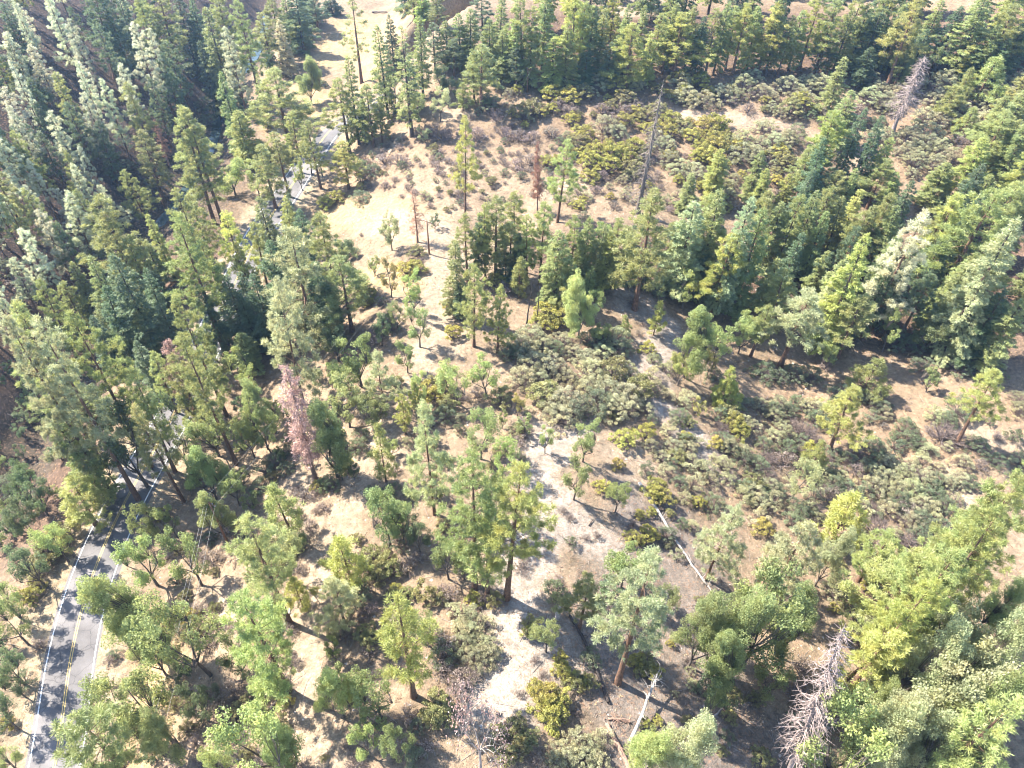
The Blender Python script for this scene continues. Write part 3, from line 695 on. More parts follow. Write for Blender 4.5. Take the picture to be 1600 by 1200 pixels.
(2,2): """O 220 245 432 115 b;O 480 205 485 220 n;O 420 450 722 220 n;o 690 575 800 190 b;p 1365 -20 125 130 y;o 1190 60 190 120 y;G 1380 780 1220 270 p;O 750 975 1270 340 b;o 90 150 320 150 n;o 40 40 200 130 y""",
(3,2): """p 575 30 410 220 y;p 1470 -60 380 230 y;o 260 480 710 240 p;p 345 370 530 110 n;p 555 705 1000 230 y;O 500 910 1260 270 p;G 250 860 1330 320 p;P 755 940 1230 220 b;P 1650 420 1500 320 b;P 1540 600 1560 300 n;P 1390 760 1500 290 b;P 1230 900 1480 260 n;P 1620 800 1720 300 n;O 960 1030 1300 220 b""",
(0,3): """O 620 -10 520 340 n;O 1000 110 620 320 n;O 780 260 620 270 n;O 690 590 1000 380 n;P 420 890 1330 380 b;P 1490 40 720 320 b;O 1160 700 910 210 d;O 1500 830 1270 330 b;O 1320 1030 1220 170 b;O -70 50 260 220 n;O -60 180 430 260 n
O -70 470 680 240 d;O -120 760 960 240 d;O -60 1070 1230 140 n;O 890 900 1180 210 n;O 580 640 900 230 n;O -10 600 760 150 d;O 1380 380 640 180 n""",
(1,3): """p 230 15 215 145 y;G 470 10 290 250 p;o 455 400 545 135 b;O 430 555 880 310 b;P 870 125 752 280 y;O 700 580 880 320 n;o 720 830 945 210 n;o 860 955 1145 180 b;o 640 940 1130 140 b;K 1390 690 1260 270 n;O 1020 10 140 160 y;O 1010 180 420 170 n;O 30 540 760 190 n;O 90 940 1230 220 b;o 470 540 700 180 n""",
(2,3): """P 475 15 325 190 n;P 870 -80 665 330 p;o 240 235 475 230 n;O 870 955 1270 280 b;O 1180 915 1300 330 p;o 1040 1000 1090 110 b;O 1480 0 570 400 n;O 1280 150 570 290 n;O 1330 600 840 280 d;O 1560 100 510 260 b;O 980 60 260 200 n;o 620 30 140 200 d;O 1420 380 760 220 n""",
(3,3): """O 150 -40 570 420 n;;P 1040 60 740 280 y;P 730 290 755 250 y;O 1340 230 760 330 p;O 1540 270 800 330 p;O 1180 360 860 320 p;O 1440 470 980 340 p;O 1240 600 1080 340 p;O 1060 760 1180 330 p;O 880 800 1230 310 p;O 1120 960 1330 350 p;O 820 1020 1330 320 p;O 1320 820 1240 320 n;O 740 800 1290 320 b;P 1600 820 1400 280 b;P 1010 -130 430 380 b;O 1580 600 1100 320 n;O 280 120 500 220 n;O 780 640 940 300 n;O 1380 1040 1400 330 n;O 1580 60 430 240 b;O 100 500 760 180 n;P 1250 -180 560 330 b""",
}
SHRUBS = {   # kind, centre x, centre y, width
(0,0): "d 1270 660 120;d 1300 760 110;d 800 1040 100",
(1,0): "y 280 150 180;d 310 790 150;y 160 980 130;d 400 530 50;d 430 535 45;y 60 960 110;g 1100 830 110;g 1180 850 120;d 1460 640 170;g 1500 720 150;d 730 1070 130;g 900 990 200;g 810 1000 150;y 1470 1140 70;d 660 1060 130;g 1560 830 140;g 1380 850 150",
(2,0): "y 240 590 170;y 130 690 150;y 350 620 150;y 60 720 130;y 640 560 130;y 700 620 150;y 440 590 120;y 370 760 100;g 300 670 120;g 370 700 160;g 560 680 130;g 620 760 130;m 580 800 170;m 660 830 130;y 700 760 130;y 440 840 150;y 400 900 140;y 520 950 200;y 620 960 220;y 700 980 200;y 760 920 170;y 480 1020 150;y 600 1050 150;y 740 1060 160;y 820 960 120;y 900 700 130;y 980 760 150;y 1040 720 150;y 960 830 140;y 1060 800 130;y 1200 800 150;y 1270 780 140;y 1240 860 150;y 1280 930 150;y 1200 980 150;y 1270 1010 130;y 1370 690 110;y 1170 700 100;m 1430 870 140;m 1420 960 190;m 1500 970 150;m 1380 760 100;m 1180 640 170;m 1300 590 160;m 1080 600 170;m 1400 600 120;m 1050 520 160;y 1050 500 130;y 1170 520 120;m 1120 1080 180;m 1040 1060 160;m 980 1000 140;m 950 920 150;g 1060 670 90;g 1190 750 80;g 40 850 130;g 120 860 120;g 250 830 130;g 40 1040 130;g 110 1010 100;y 490 1120 120;g 560 1110 90;m 1560 580 140;m 1500 480 130;m 1440 540 160;m 1570 800 150;m 1550 900 130;m 740 520 140;m 540 540 140;m 900 880 130;y 830 740 120;y 860 820 120;y 1120 860 110;y 1180 940 110;g 780 680 130;g 690 690 120",
(3,0): "m 120 550 200;m 300 540 200;m 210 620 170;m 240 520 160;m 600 500 170;m 680 570 150;m 820 580 170;m 620 620 180;m 740 650 160;m 1080 520 190;m 1130 500 150;m 1050 640 170;m 1160 610 150;m 1240 600 150;m 1330 580 150;m 1430 560 170;m 1530 540 170;m 1580 510 150;m 1400 650 160;m 1500 620 150;y 130 690 140;y 190 650 130;m 160 850 150;m 60 790 160;m 40 900 160;m 110 880 130;m 250 780 120;y 600 940 160;y 560 920 130;m 1060 960 180;m 980 920 160;m 1120 1000 160;m 860 960 120;m 900 1010 160;m 1030 1040 150;g 1190 880 150;m 960 740 150;m 1050 760 160;m 1000 840 180;m 880 860 170;y 1180 780 70;m 1280 780 130;g 560 700 130;m 660 860 150;m 1340 760 150;m 1230 700 130;y 60 960 130;y 90 1020 120;g 350 720 120",
(0,1): "d 60 480 150;g 140 560 180;d 880 340 120",
(1,1): "y 950 500 130;y 1000 480 110;y 1010 380 100;g 1030 430 40;y 700 650 110;y 680 690 100;g 1090 90 50;d 780 690 70;y 440 80 100;y 500 40 110;d 660 40 130;g 1050 20 50;y 1230 890 110;y 1260 760 90;y 1200 720 70;d 1560 990 130;g 1540 600 140;y 1500 560 120;g 660 270 30;g 1070 490 30;g 740 900 200;d 830 840 140;g 1410 40 40",
(2,1): "d 920 615 130;y 845 985 95;m 120 900 220;m 60 960 200;m 190 960 170;y 230 760 170;y 180 820 140;y 290 800 150;d 40 990 150;d 260 990 150;m 640 930 200;d 690 990 130;m 470 1040 180;m 560 1010 170;m 380 1000 150;m 130 1090 220;m 250 1090 200;m 60 1170 200;m 480 1130 220;m 620 1130 220;m 720 1130 150;m 340 1160 150;m 880 1050 80;m 870 1150 110;g 750 690 80;g 820 830 40;g 790 890 50;m 960 1110 90;d 560 920 130;d 490 920 150;m 320 930 150;d 1560 1120 170;d 1020 620 70;d 1260 1150 120;m 160 1170 170",
(3,1): "d 950 1090 150;d 800 930 180;m 1250 1010 150;m 1330 960 150;m 1420 1040 120;d 1180 1080 190;d 260 1140 150;d 150 1130 150;d 60 1160 120;m 1100 1040 120;g 350 1080 100;d 900 960 150;d 1380 1120 160;t 1200 1040 140",
(0,2): "y 330 1040 190;y 260 1130 170;o 420 930 170;d 60 640 200;g 1500 1030 170;g 1330 1090 140;d 250 700 120;y 1000 830 90;g 1230 1060 120;g 1440 900 120",
(1,2): "g 310 690 130;g 240 670 90;g 430 770 90;g 380 790 60;g 380 690 80;d 140 480 120;d 60 540 120;d 200 530 90;d 20 640 100;d 460 620 140;y 560 510 100;d 640 390 130;d 1180 190 150;o 1200 140 120;g 1290 80 90;g 1380 60 100;y 1080 60 170;y 1150 20 170;g 870 540 80;o 730 1080 170;o 830 1140 170;g 930 1120 140;d 900 960 170;g 640 1100 130;g 270 1150 110;o 180 1040 200;o 130 1110 180;g 330 890 110;d 1160 470 130;g 1010 1080 130;d 660 330 110;y 400 640 90;o 1530 90 150;g 270 820 90;o 760 1180 160",
(2,2): "y 700 345 150;y 835 308 125;y 565 645 105;y 895 640 120;y 930 700 130;y 870 690 120;y 750 960 110;y 845 945 120;d 960 940 120;y 800 820 75;y 705 158 70;m 600 60 260;m 700 80 230;m 520 120 230;m 640 150 220;m 780 40 200;m 330 100 230;m 260 130 200;m 400 160 220;m 300 200 220;m 480 30 200;m 200 60 200;m 840 170 100;m 870 235 70;m 900 40 110;m 960 70 100;m 820 100 80;m 1040 200 120;m 1100 245 85;m 975 300 95;m 1080 350 110;m 930 460 90;m 860 390 90;m 1000 390 130;m 1100 400 130;d 835 540 90;y 635 215 65;m 960 545 90;m 1040 615 90;m 1130 630 120;m 1070 710 90;m 1250 740 150;m 1230 600 110;m 1110 500 120;m 1190 530 120;m 1260 465 60;m 1340 600 90;m 980 810 60;m 1060 870 70;m 1115 885 80;m 1190 980 70;m 1025 1065 80;m 970 1015 45;m 1340 180 150;d 1290 200 110;m 1500 260 90;d 1430 460 150;y 1270 375 90;y 1380 250 130;y 1420 300 120;m 1350 400 110;m 1500 680 170;m 1560 740 150;m 1540 840 120;m 1500 620 130;m 1440 130 110;m 1540 130 120;d 1530 500 140;m 1440 420 120;m 1100 90 110;m 1080 130 80;d 990 500 80;g 360 830 60;g 320 790 50;d 370 990 70;g 460 960 60;g 530 950 60;y 1560 900 120;g 40 350 110;g 60 250 130;m 20 300 120;y 660 505 80;m 1030 450 110;y 1080 340 80;y 1160 740 80;g 750 880 50;y 870 800 60;g 60 1130 120;m 1010 240 60;m 1160 370 80",
(3,2): "m 260 150 170;m 350 170 160;m 290 220 150;m 60 130 150;m 120 160 120;m 30 200 130;m 80 290 150;m 30 330 130;m 110 400 130;g 90 470 150;m 30 720 110;m 60 660 90;t 240 330 160;d 200 350 130;m 640 390 150;m 700 420 120;m 790 390 110;m 490 470 130;m 540 540 120;m 930 380 130;m 860 350 110;d 850 275 150;m 1040 200 150;d 1190 160 190;m 1100 220 140;t 1080 310 200;m 1160 340 130;m 950 480 100;m 1060 525 70;m 1200 490 140;m 1310 510 100;m 1420 480 140;m 1190 600 150;m 1240 620 110;m 650 560 170;m 640 640 170;m 740 510 160;m 720 600 170;m 820 560 170;m 900 560 150;m 960 600 160;d 1010 640 150;m 800 660 170;m 880 660 170;m 960 680 150;m 800 730 150;m 860 790 150;m 930 760 160;m 940 850 170;m 880 870 150;m 740 780 120;t 660 900 190;t 860 980 180;m 400 640 150;m 470 640 130;m 440 580 120;g 380 700 150;m 280 700 110;m 240 780 130;m 230 860 130;d 150 860 120;m 590 680 110;d 1520 330 95;d 1100 760 130;d 1060 700 120;m 580 780 110;m 1570 480 140;y 250 420 110;d 1290 380 150;m 340 560 120;m 1000 770 120;m 1020 850 130;d 940 940 150;m 120 620 90;m 500 700 130;t 200 290 170;m 150 250 90;d 420 120 90;m 1430 330 70;d 700 150 130;d 640 90 150;d 440 60 150;m 1560 100 130;m 1560 160 120",
(0,3): "y 1190 250 110;g 1260 200 120;o 1240 330 140;g 1350 290 130;d 720 490 70;d 1330 740 120;g 1380 800 170;d 1230 860 110;y 1350 200 80;g 1300 420 140;o 1180 950 100;g 1100 1120 150;y 200 130 130;o 240 60 110;g 1470 700 150;d 160 650 120;g 250 430 110;y 60 920 100;g 690 520 80",
(1,3): "g 700 210 130;o 690 350 120;o 710 400 120;g 710 470 110;o 500 350 110;g 560 370 110;y 880 90 100;y 950 110 100;m 1340 260 150;m 1260 220 130;m 1400 300 150;m 1330 350 160;m 1300 420 170;m 1420 430 180;m 1370 510 190;m 1460 490 150;m 1290 330 130;g 1180 420 170;d 1170 490 160;g 1160 570 150;o 1130 780 160;o 1170 850 160;o 1110 870 150;g 1310 640 180;g 1260 690 150;o 1520 980 120;o 1560 1120 150;g 230 530 120;g 200 480 90;g 220 340 100;o 130 660 110;y 110 720 100;y 190 780 100;o 150 920 120;g 560 1060 70;g 620 1160 130;d 980 1140 150;g 1060 1060 130;d 1020 930 110;y 1360 140 100;o 1490 150 110;g 1200 100 150;o 1130 130 120;g 1420 130 120;g 60 1140 170;t 130 1140 170;g 940 860 140;d 640 130 150;g 280 1180 120;o 430 1140 50;d 1100 370 130",
(2,3): "y 110 300 100;y 110 350 90;y 300 515 95;y 300 580 110;y 350 620 100;y 390 660 120;y 480 660 100;y 200 740 170;y 280 760 160;y 220 830 180;y 250 880 120;y 150 700 110;d 490 500 120;y 780 540 120;y 830 560 140;y 870 590 110;y 905 905 65;y 830 915 70;m 380 1020 200;m 480 1060 190;m 320 1090 180;m 430 1130 200;m 530 1150 150;m 560 1000 120;m 270 1140 120;y 1090 900 70;m 1015 735 45;m 1110 590 60;m 1120 670 70;g 190 615 60;g 50 735 60;g 145 520 60;d 260 90 130;g 280 30 80;o 100 1010 130;o 60 1060 120;g 150 1150 130;m 1010 370 50;y 250 840 190;g 400 850 60;o 30 920 120;d 1230 770 90;o 1520 760 100;y 440 660 80;d 1150 700 60;g 1100 520 80;y 990 420 50;g 560 160 120",
(3,3): "m 590 230 150;m 560 290 120;m 430 60 130;m 370 90 110;y 650 40 120;y 620 70 100;y 460 180 70;y 400 200 60;m 500 120 80;d 330 900 170;d 180 900 110;d 280 1060 190;g 700 980 160;m 1580 130 140;m 1560 60 140;y 980 430 90;g 150 700 170;g 200 560 150;d 230 1130 160;m 1440 210 120;g 610 700 110;m 520 380 70",
}
TONE = {  # crown colours; whitish and dark tones partly hold sunlight and shade as colour
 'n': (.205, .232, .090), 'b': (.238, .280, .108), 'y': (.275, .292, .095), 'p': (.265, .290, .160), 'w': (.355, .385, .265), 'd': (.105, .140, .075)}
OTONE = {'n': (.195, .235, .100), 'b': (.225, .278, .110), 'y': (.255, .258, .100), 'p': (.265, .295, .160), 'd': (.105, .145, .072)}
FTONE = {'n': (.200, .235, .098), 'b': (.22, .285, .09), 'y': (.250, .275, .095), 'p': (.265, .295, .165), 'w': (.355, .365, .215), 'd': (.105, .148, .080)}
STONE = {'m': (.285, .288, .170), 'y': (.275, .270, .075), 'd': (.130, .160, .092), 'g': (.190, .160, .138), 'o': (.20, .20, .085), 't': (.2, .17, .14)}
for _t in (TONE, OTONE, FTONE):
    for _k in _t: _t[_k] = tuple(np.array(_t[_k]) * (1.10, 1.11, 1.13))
VP = (770.0, 1760.0)
RECS = []     # every plant: dict(kind, P, h, w, tone, ...)

def add_tree_px(code, tx, ty, by, w, tone):
    bx = tx + (VP[0] - tx) * (by - ty) / (VP[1] - ty)
    P = ground(bx, by)
    d = P - CAM; a, b = d @ UP, UP[2]; c, dd = d @ fw, fw[2]
    v = (600 - ty) / F_PX
    h = (a - v * c) / (v * dd - b)
    h = float(np.clip(h, 1.8, 40))
    zc = c + dd * h * .55
    wm = w * zc / F_PX
    if code in 'Oo': wm = max(wm, .45 * h)
    RECS.append(dict(code=code, P=P, h=h, w=wm, tone=tone))

for (i, j), txt in TREES.items():
    for ei, e in enumerate(txt.replace("\n", ";").split(";")):
        q = e.split()
        if q and q[0] == 'F' and (i, j) in ((2, 0), (3, 0), (2, 1), (3, 1), (1, 0)) and ei % 5 in (0, 2): q[0] = 'P'
        if len(q) < 6: continue
        tx, ty, by, w = (float(a) for a in q[1:5])
        add_tree_px(q[0], i * 400 + tx / 4, j * 300 + ty / 4, j * 300 + by / 4, w / 4, q[5])
TRACK = [ground(*p)[:2] for p in [(692, 395), (690, 440), (680, 480), (672, 540), (650, 600), (600, 670), (570, 720), (550, 780), (510, 850), (490, 930), (482, 1000), (470, 1080), (480, 1200)]]
TRAIL = [ground(*p)[:2] for p in [(1060, 178), (1130, 187), (1220, 197), (1275, 216), (1320, 238), (1358, 256)]]
for (i, j), txt in SHRUBS.items():
    for e in txt.split(";"):
        q = e.split(); x, y, w = (float(a) for a in q[1:4])
        px, py, w = i * 400 + x / 4, j * 300 + y / 4, w / 4
        P = ground(px, py + w * .18)
        if float(seg_dist(P[:1], P[1:2], TRAIL)[0]) < 3.2: continue
        rr_ = random.random()
        if q[0] == 'm' and (i, j) in ((2, 1), (2, 2)) and rr_ < .32: q[0] = 'o' if rr_ < .22 else 'd'
        if q[0] == 'm' and (i, j) == (3, 2) and rr_ < .40: q[0] = 'd' if rr_ < .26 else 'g'
        if q[0] == 'y' and rr_ < .22: q[0] = 'o'
        RECS.append(dict(code='s' + q[0], P=P, w=w * ((P - CAM) @ fw) / F_PX, h=None, tone=q[0]))
# the grey snag by the oak thicket leans downhill
_b = ground(1226, 1228); _d = ray(1318, 980); _t = (_b[2] + 31.0 - CAM_H) / _d[2]
RECS.append(dict(code='S', P=_b, h=32.0, w=5.2, tone='x', top=CAM + _d * _t))
NPHOTO = len(RECS)

# small scattered brush and saplings in the gaps (still single plants)
def scatter(n, poly, code, tone, wlo, whi, mind, hlo=0, hhi=0, seed=0):
    r = np.random.RandomState(seed); pl = np.array(poly, float); k = 0; tries = 0
    lo, hi = pl.min(0), pl.max(0)
    XY = np.array([q['P'][:2] for q in RECS]).tolist()
    while k < n and tries < n * 30:
        tries += 1; x, y = lo + (hi - lo) * r.rand(2)
        ins = False; jj = len(pl) - 1
        for ii_ in range(len(pl)):
            if (pl[ii_, 1] > y) != (pl[jj, 1] > y) and x < (pl[jj, 0] - pl[ii_, 0]) * (y - pl[ii_, 1]) / (pl[jj, 1] - pl[ii_, 1]) + pl[ii_, 0]: ins = not ins
            jj = ii_
        if not ins: continue
        P = ground(x, y)
        if abs(P[0] - road_x(P[1])) < 8.5: continue
        if float(seg_dist(P[:1], P[1:2], TRACK)[0]) < 3.2 or float(seg_dist(P[:1], P[1:2], TRAIL)[0]) < 3.4: continue
        if min((P[0] - a) ** 2 + (P[1] - b) ** 2 for a, b in XY) < mind ** 2: continue
        XY.append([P[0], P[1]]); k += 1
        t = tone[r.randint(len(tone))]
        cd_ = code if code != 's' else 's' + t
        RECS.append(dict(code=cd_, P=P, w=wlo + (whi - wlo) * r.rand(), h=(hlo + (hhi - hlo) * r.rand()) if hhi else None, tone=t))
scatter(115, [(570, 230), (700, 190), (800, 160), (950, 260), (900, 310), (830, 320), (700, 330), (560, 290)], 's', 'ggggmd', 1.0, 2.7, 1.5, seed=1)
scatter(16, [(1100, 620), (1560, 620), (1560, 700), (1250, 680)], 's', 'gdm', .8, 1.8, 1.6, seed=4)
scatter(24, [(0, -60), (420, -60), (330, 120), (100, 130), (0, 200)], 'P', 'ddw', 3.0, 4.6, 5.0, 16, 26, seed=5)
scatter(46, [(820, -50), (1620, -60), (1620, 75), (820, 60)], 'F', 'nyd', 4.5, 6.5, 4.0, 20, 30, seed=6)
scatter(16, [(0, 100), (150, 150), (200, 300), (140, 420), (60, 560), (0, 600)], 'P', 'nwd', 3.2, 5, 4.0, 16, 25, seed=7)
scatter(12, [(1200, 300), (1600, 230), (1600, 560), (1250, 520)], 'F', 'nyd', 4.5, 7, 3.4, 14, 24, seed=8)
scatter(9, [(1500, 100), (1600, 60), (1600, 330), (1480, 300)], 'F', 'nyd', 4.5, 7, 3.4, 12, 20, seed=9)
scatter(60, [(330, 620), (620, 600), (640, 900), (620, 1200), (180, 1200), (240, 900)], 's', 'gdoo', 1.4, 3.0, 2.2, seed=10)
scatter(22, [(360, 600), (640, 560), (620, 900), (560, 1200), (220, 1200), (280, 900)], 'o', 'nbd', 2.6, 4.2, 2.6, 3.5, 6, seed=11)
scatter(26, [(640, 620), (820, 560), (830, 660), (720, 1100), (600, 1150)], 's', 'gdom', 1.4, 2.8, 2.0, seed=12)
scatter(20, [(1080, 800), (1600, 780), (1600, 1180), (1100, 1190)], 's', 'dmoo', 1.5, 3.0, 2.2, seed=13)
scatter(16, [(60, 420), (480, 380), (520, 560), (260, 640)], 'F', 'nd', 3.5, 6, 3.2, 9, 18, seed=14)
scatter(30, [(0, 560), (180, 640), (60, 900), (0, 1150)], 'o', 'dn', 2.6, 4.6, 2.4, 3, 6, seed=15)
scatter(70, [(760, 150), (1000, 130), (1230, 150), (1220, 300), (1050, 300), (900, 290), (780, 220)], 's', 'yymgo', 2.0, 4.2, 1.7, seed=16)
scatter(60, [(1080, 130), (1600, 120), (1600, 200), (1420, 280), (1200, 260)], 's', 'mmmgd', 2.2, 4.4, 1.8, seed=17)
scatter(45, [(1120, 640), (1300, 600), (1480, 700), (1480, 840), (1250, 860), (1130, 760)], 's', 'mddt', 2.0, 4.0, 1.5, seed=18)
scatter(46, [(850, 270), (1230, 240), (1250, 330), (900, 345)], 's', 'mgymg', 1.8, 3.6, 1.9, seed=19)
scatter(14, [(1060, 300), (1260, 270), (1260, 340), (1060, 345)], 'F', 'nyp', 4.5, 6.5, 3.6, 10, 15, seed=20)
scatter(30, [(520, 230), (760, 200), (860, 300), (700, 340), (560, 300)], 's', 'ggo', 1.2, 2.6, 1.6, seed=21)
scatter(24, [(-25, 20), (70, 20), (110, 560), (-25, 600)], 'P', 'nwwd', 3.0, 4.8, 3.4, 15, 25, seed=22)
scatter(30, [(760, -150), (1640, -170), (1640, -40), (820, -30)], 'F', 'nyd', 5, 7, 4.5, 22, 32, seed=23)
# ------------------------------------------------------------------ labels: how it looks and what it stands by
def gp(*pts): return [ground(*p)[:2] for p in pts]
LAND = [  # phrase, path on the land, reach in m
 ("beside the silver fallen log", gp((1000, 765), (1050, 840), (1100, 910)), 6),
 ("beside the charred fallen logs", gp((895, 970), (940, 1080), (980, 1190)), 6),
 ("beside the tall bare grey snag", gp((1003, 330)), 9),
 ("by the utility pole above the road", gp((346, 855)), 9),
 ("by the utility pole in the meadow", gp((669, 396)), 9),
 ("by the red utility pole", gp((825, 143)), 16),
 ("at the top of the gravel clearing", gp((985, 475), (1030, 500), (1030, 545), (1015, 590)), 9),
 ("in the middle of the gravel clearing", gp((900, 660), (850, 700), (840, 750), (900, 830), (960, 870)), 8),
 ("at the low end of the gravel clearing", gp((810, 900), (800, 1000), (780, 1090), (870, 1030)), 9),
 ("on the creek bank", [(float(creek_x(y)), y) for y in range(0, 300, 10)], 7),
 ("beside the sunlit road stretch", [(float(road_x(y)), y) for y in range(30, 74, 4)], 9),
 ("beside the shaded road stretch", [(float(road_x(y)), y) for y in range(76, 110, 4)], 10),
 ("beside the far road bend", [(float(road_x(y)), y) for y in range(150, 240, 5)], 11),
 ("between the creek and the road", [(.5 * float(creek_x(y) + road_x(y)), y) for y in range(20, 240, 8)], 9),
 ("along the straight upper dirt track", gp((692, 395), (680, 480), (655, 590)), 8),
 ("along the dirt track where it bends", gp((630, 640), (570, 720), (545, 780)), 8),
 ("along the low end of the dirt track", gp((510, 850), (485, 960), (470, 1080), (480, 1190)), 8),
 ("in the straw meadow above the track", gp((520, 330), (600, 340), (670, 370)), 12),
 ("round the far dry meadow", gp((480, 150), (540, 60), (640, 10)), 22),
 ("between the road and the dirt track", gp((360, 700), (380, 850), (350, 1000), (320, 1150)), 13),
 ("among the oaks below the road pines", gp((420, 560), (480, 640)), 14),
 ("in the tall stand beside the far road", gp((330, 430), (440, 440), (480, 520)), 20),
 ("on the bare slope above the meadow", gp((600, 250), (720, 245), (830, 270)), 20),
 ("on the yellow brush slope", gp((880, 200), (1000, 220), (1100, 230)), 24),
 ("in the grey brush by the sandy trail", gp((1200, 160), (1380, 150), (1560, 150)), 28),
 ("in the thicket above the clearing", gp((820, 560), (900, 600), (970, 600)), 12),
 ("in the brush between clearing and gully", gp((1040, 660), (1080, 740), (1130, 820)), 11),
 ("in the manzanita thicket across the gully", gp((1250, 660), (1380, 740), (1440, 800)), 13),
 ("on the slope behind the manzanita thicket", gp((1300, 600), (1450, 640), (1560, 650)), 14),
 ("in the fir stand beside the clearing", gp((860, 400), (1000, 400), (1120, 430)), 16),
 ("in the fir stand above the gully", gp((1240, 430), (1400, 440), (1560, 440)), 26),
 ("in the narrow stand between track and snag", gp((720, 430), (770, 400), (820, 380)), 14),
 ("in the oak thicket along the gully", gp((1150, 960), (1240, 1020), (1180, 1150)), 13),
 ("in the tall thicket below the gully", gp((1400, 950), (1500, 1080), (1400, 1180)), 26),
 ("among the three clearing pines", gp((740, 900), (800, 920)), 9),
 ("on the bank between track and clearing", gp((640, 900), (660, 1020), (640, 1150)), 14),
 ("in the forest behind the brush slope", gp((850, 90), (1100, 90), (1350, 90), (1560, 90)), 60),
 ("in the forest past the meadow", gp((700, 120), (760, 60)), 40),
 ("on the slope across the creek", [(-120, 100), (-130, 180), (-140, 260)], 70),
]
def where(P):
    best = None
    for ph, pts, reach in LAND:
        d = float(seg_dist(np.array([P[0]]), np.array([P[1]]), pts)[0]) / reach
        if best is None or d < best[0]: best = (d, ph)
    return best[1]
NAMES = {'P': ('pine_tree', 'pine', 'tree'), 'p': ('pine_sapling', 'young pine', 'tree'), 'F': ('fir_tree', 'fir', 'tree'), 'f': ('fir_sapling', 'young fir', 'tree'), 'Q': ('sparse_conifer', 'thin crowned conifer', 'tree'),
 'G': ('gray_pine', 'grey-green foothill pine', 'tree'), 'O': ('oak_tree', 'oak', 'tree'), 'o': ('young_oak', 'young oak', 'tree'), 'D': ('dead_pine', 'dead pine with rust brown needles', 'dead tree'), 'S': ('dead_snag', 'bare dead snag', 'dead tree'),
 'K': ('dead_oak', 'leafless dead oak', 'dead tree'), 'B': ('bare_trunk', 'thin charred standing trunk', 'dead tree'),
 'sm': ('manzanita_shrub', 'manzanita shrub', 'shrub'), 'sy': ('buckbrush_shrub', 'yellow-green shrub', 'shrub'), 'sd': ('evergreen_shrub', 'dark evergreen shrub', 'shrub'), 'sg': ('dry_shrub', 'grey dry shrub', 'shrub'), 'so': ('scrub_oak_bush', 'olive scrub bush', 'shrub'), 'st': ('dead_brush', 'leafless grey brush', 'dead shrub')}
TWORD = {'n': 'mid green', 'b': 'bright green', 'y': 'yellowish green', 'p': 'pale grey-green', 'w': 'whitish green', 'd': 'dark green'}
def sizeword(code, h, w):
    if code[0] == 's': return 'wide' if w > 4.2 else 'large' if w > 3.2 else 'medium' if w > 2.2 else 'small' if w > 1.4 else 'tiny'
    s = 'towering' if h > 30 else 'tall' if h > 22 else 'mid-height' if h > 14 else 'short' if h > 8 else 'small'
    r = w / max(h, .1)
    return s + (' slender' if r < .21 else ' broad' if r > .42 and code in 'PFGQ' else ' spreading' if r > .85 else '')

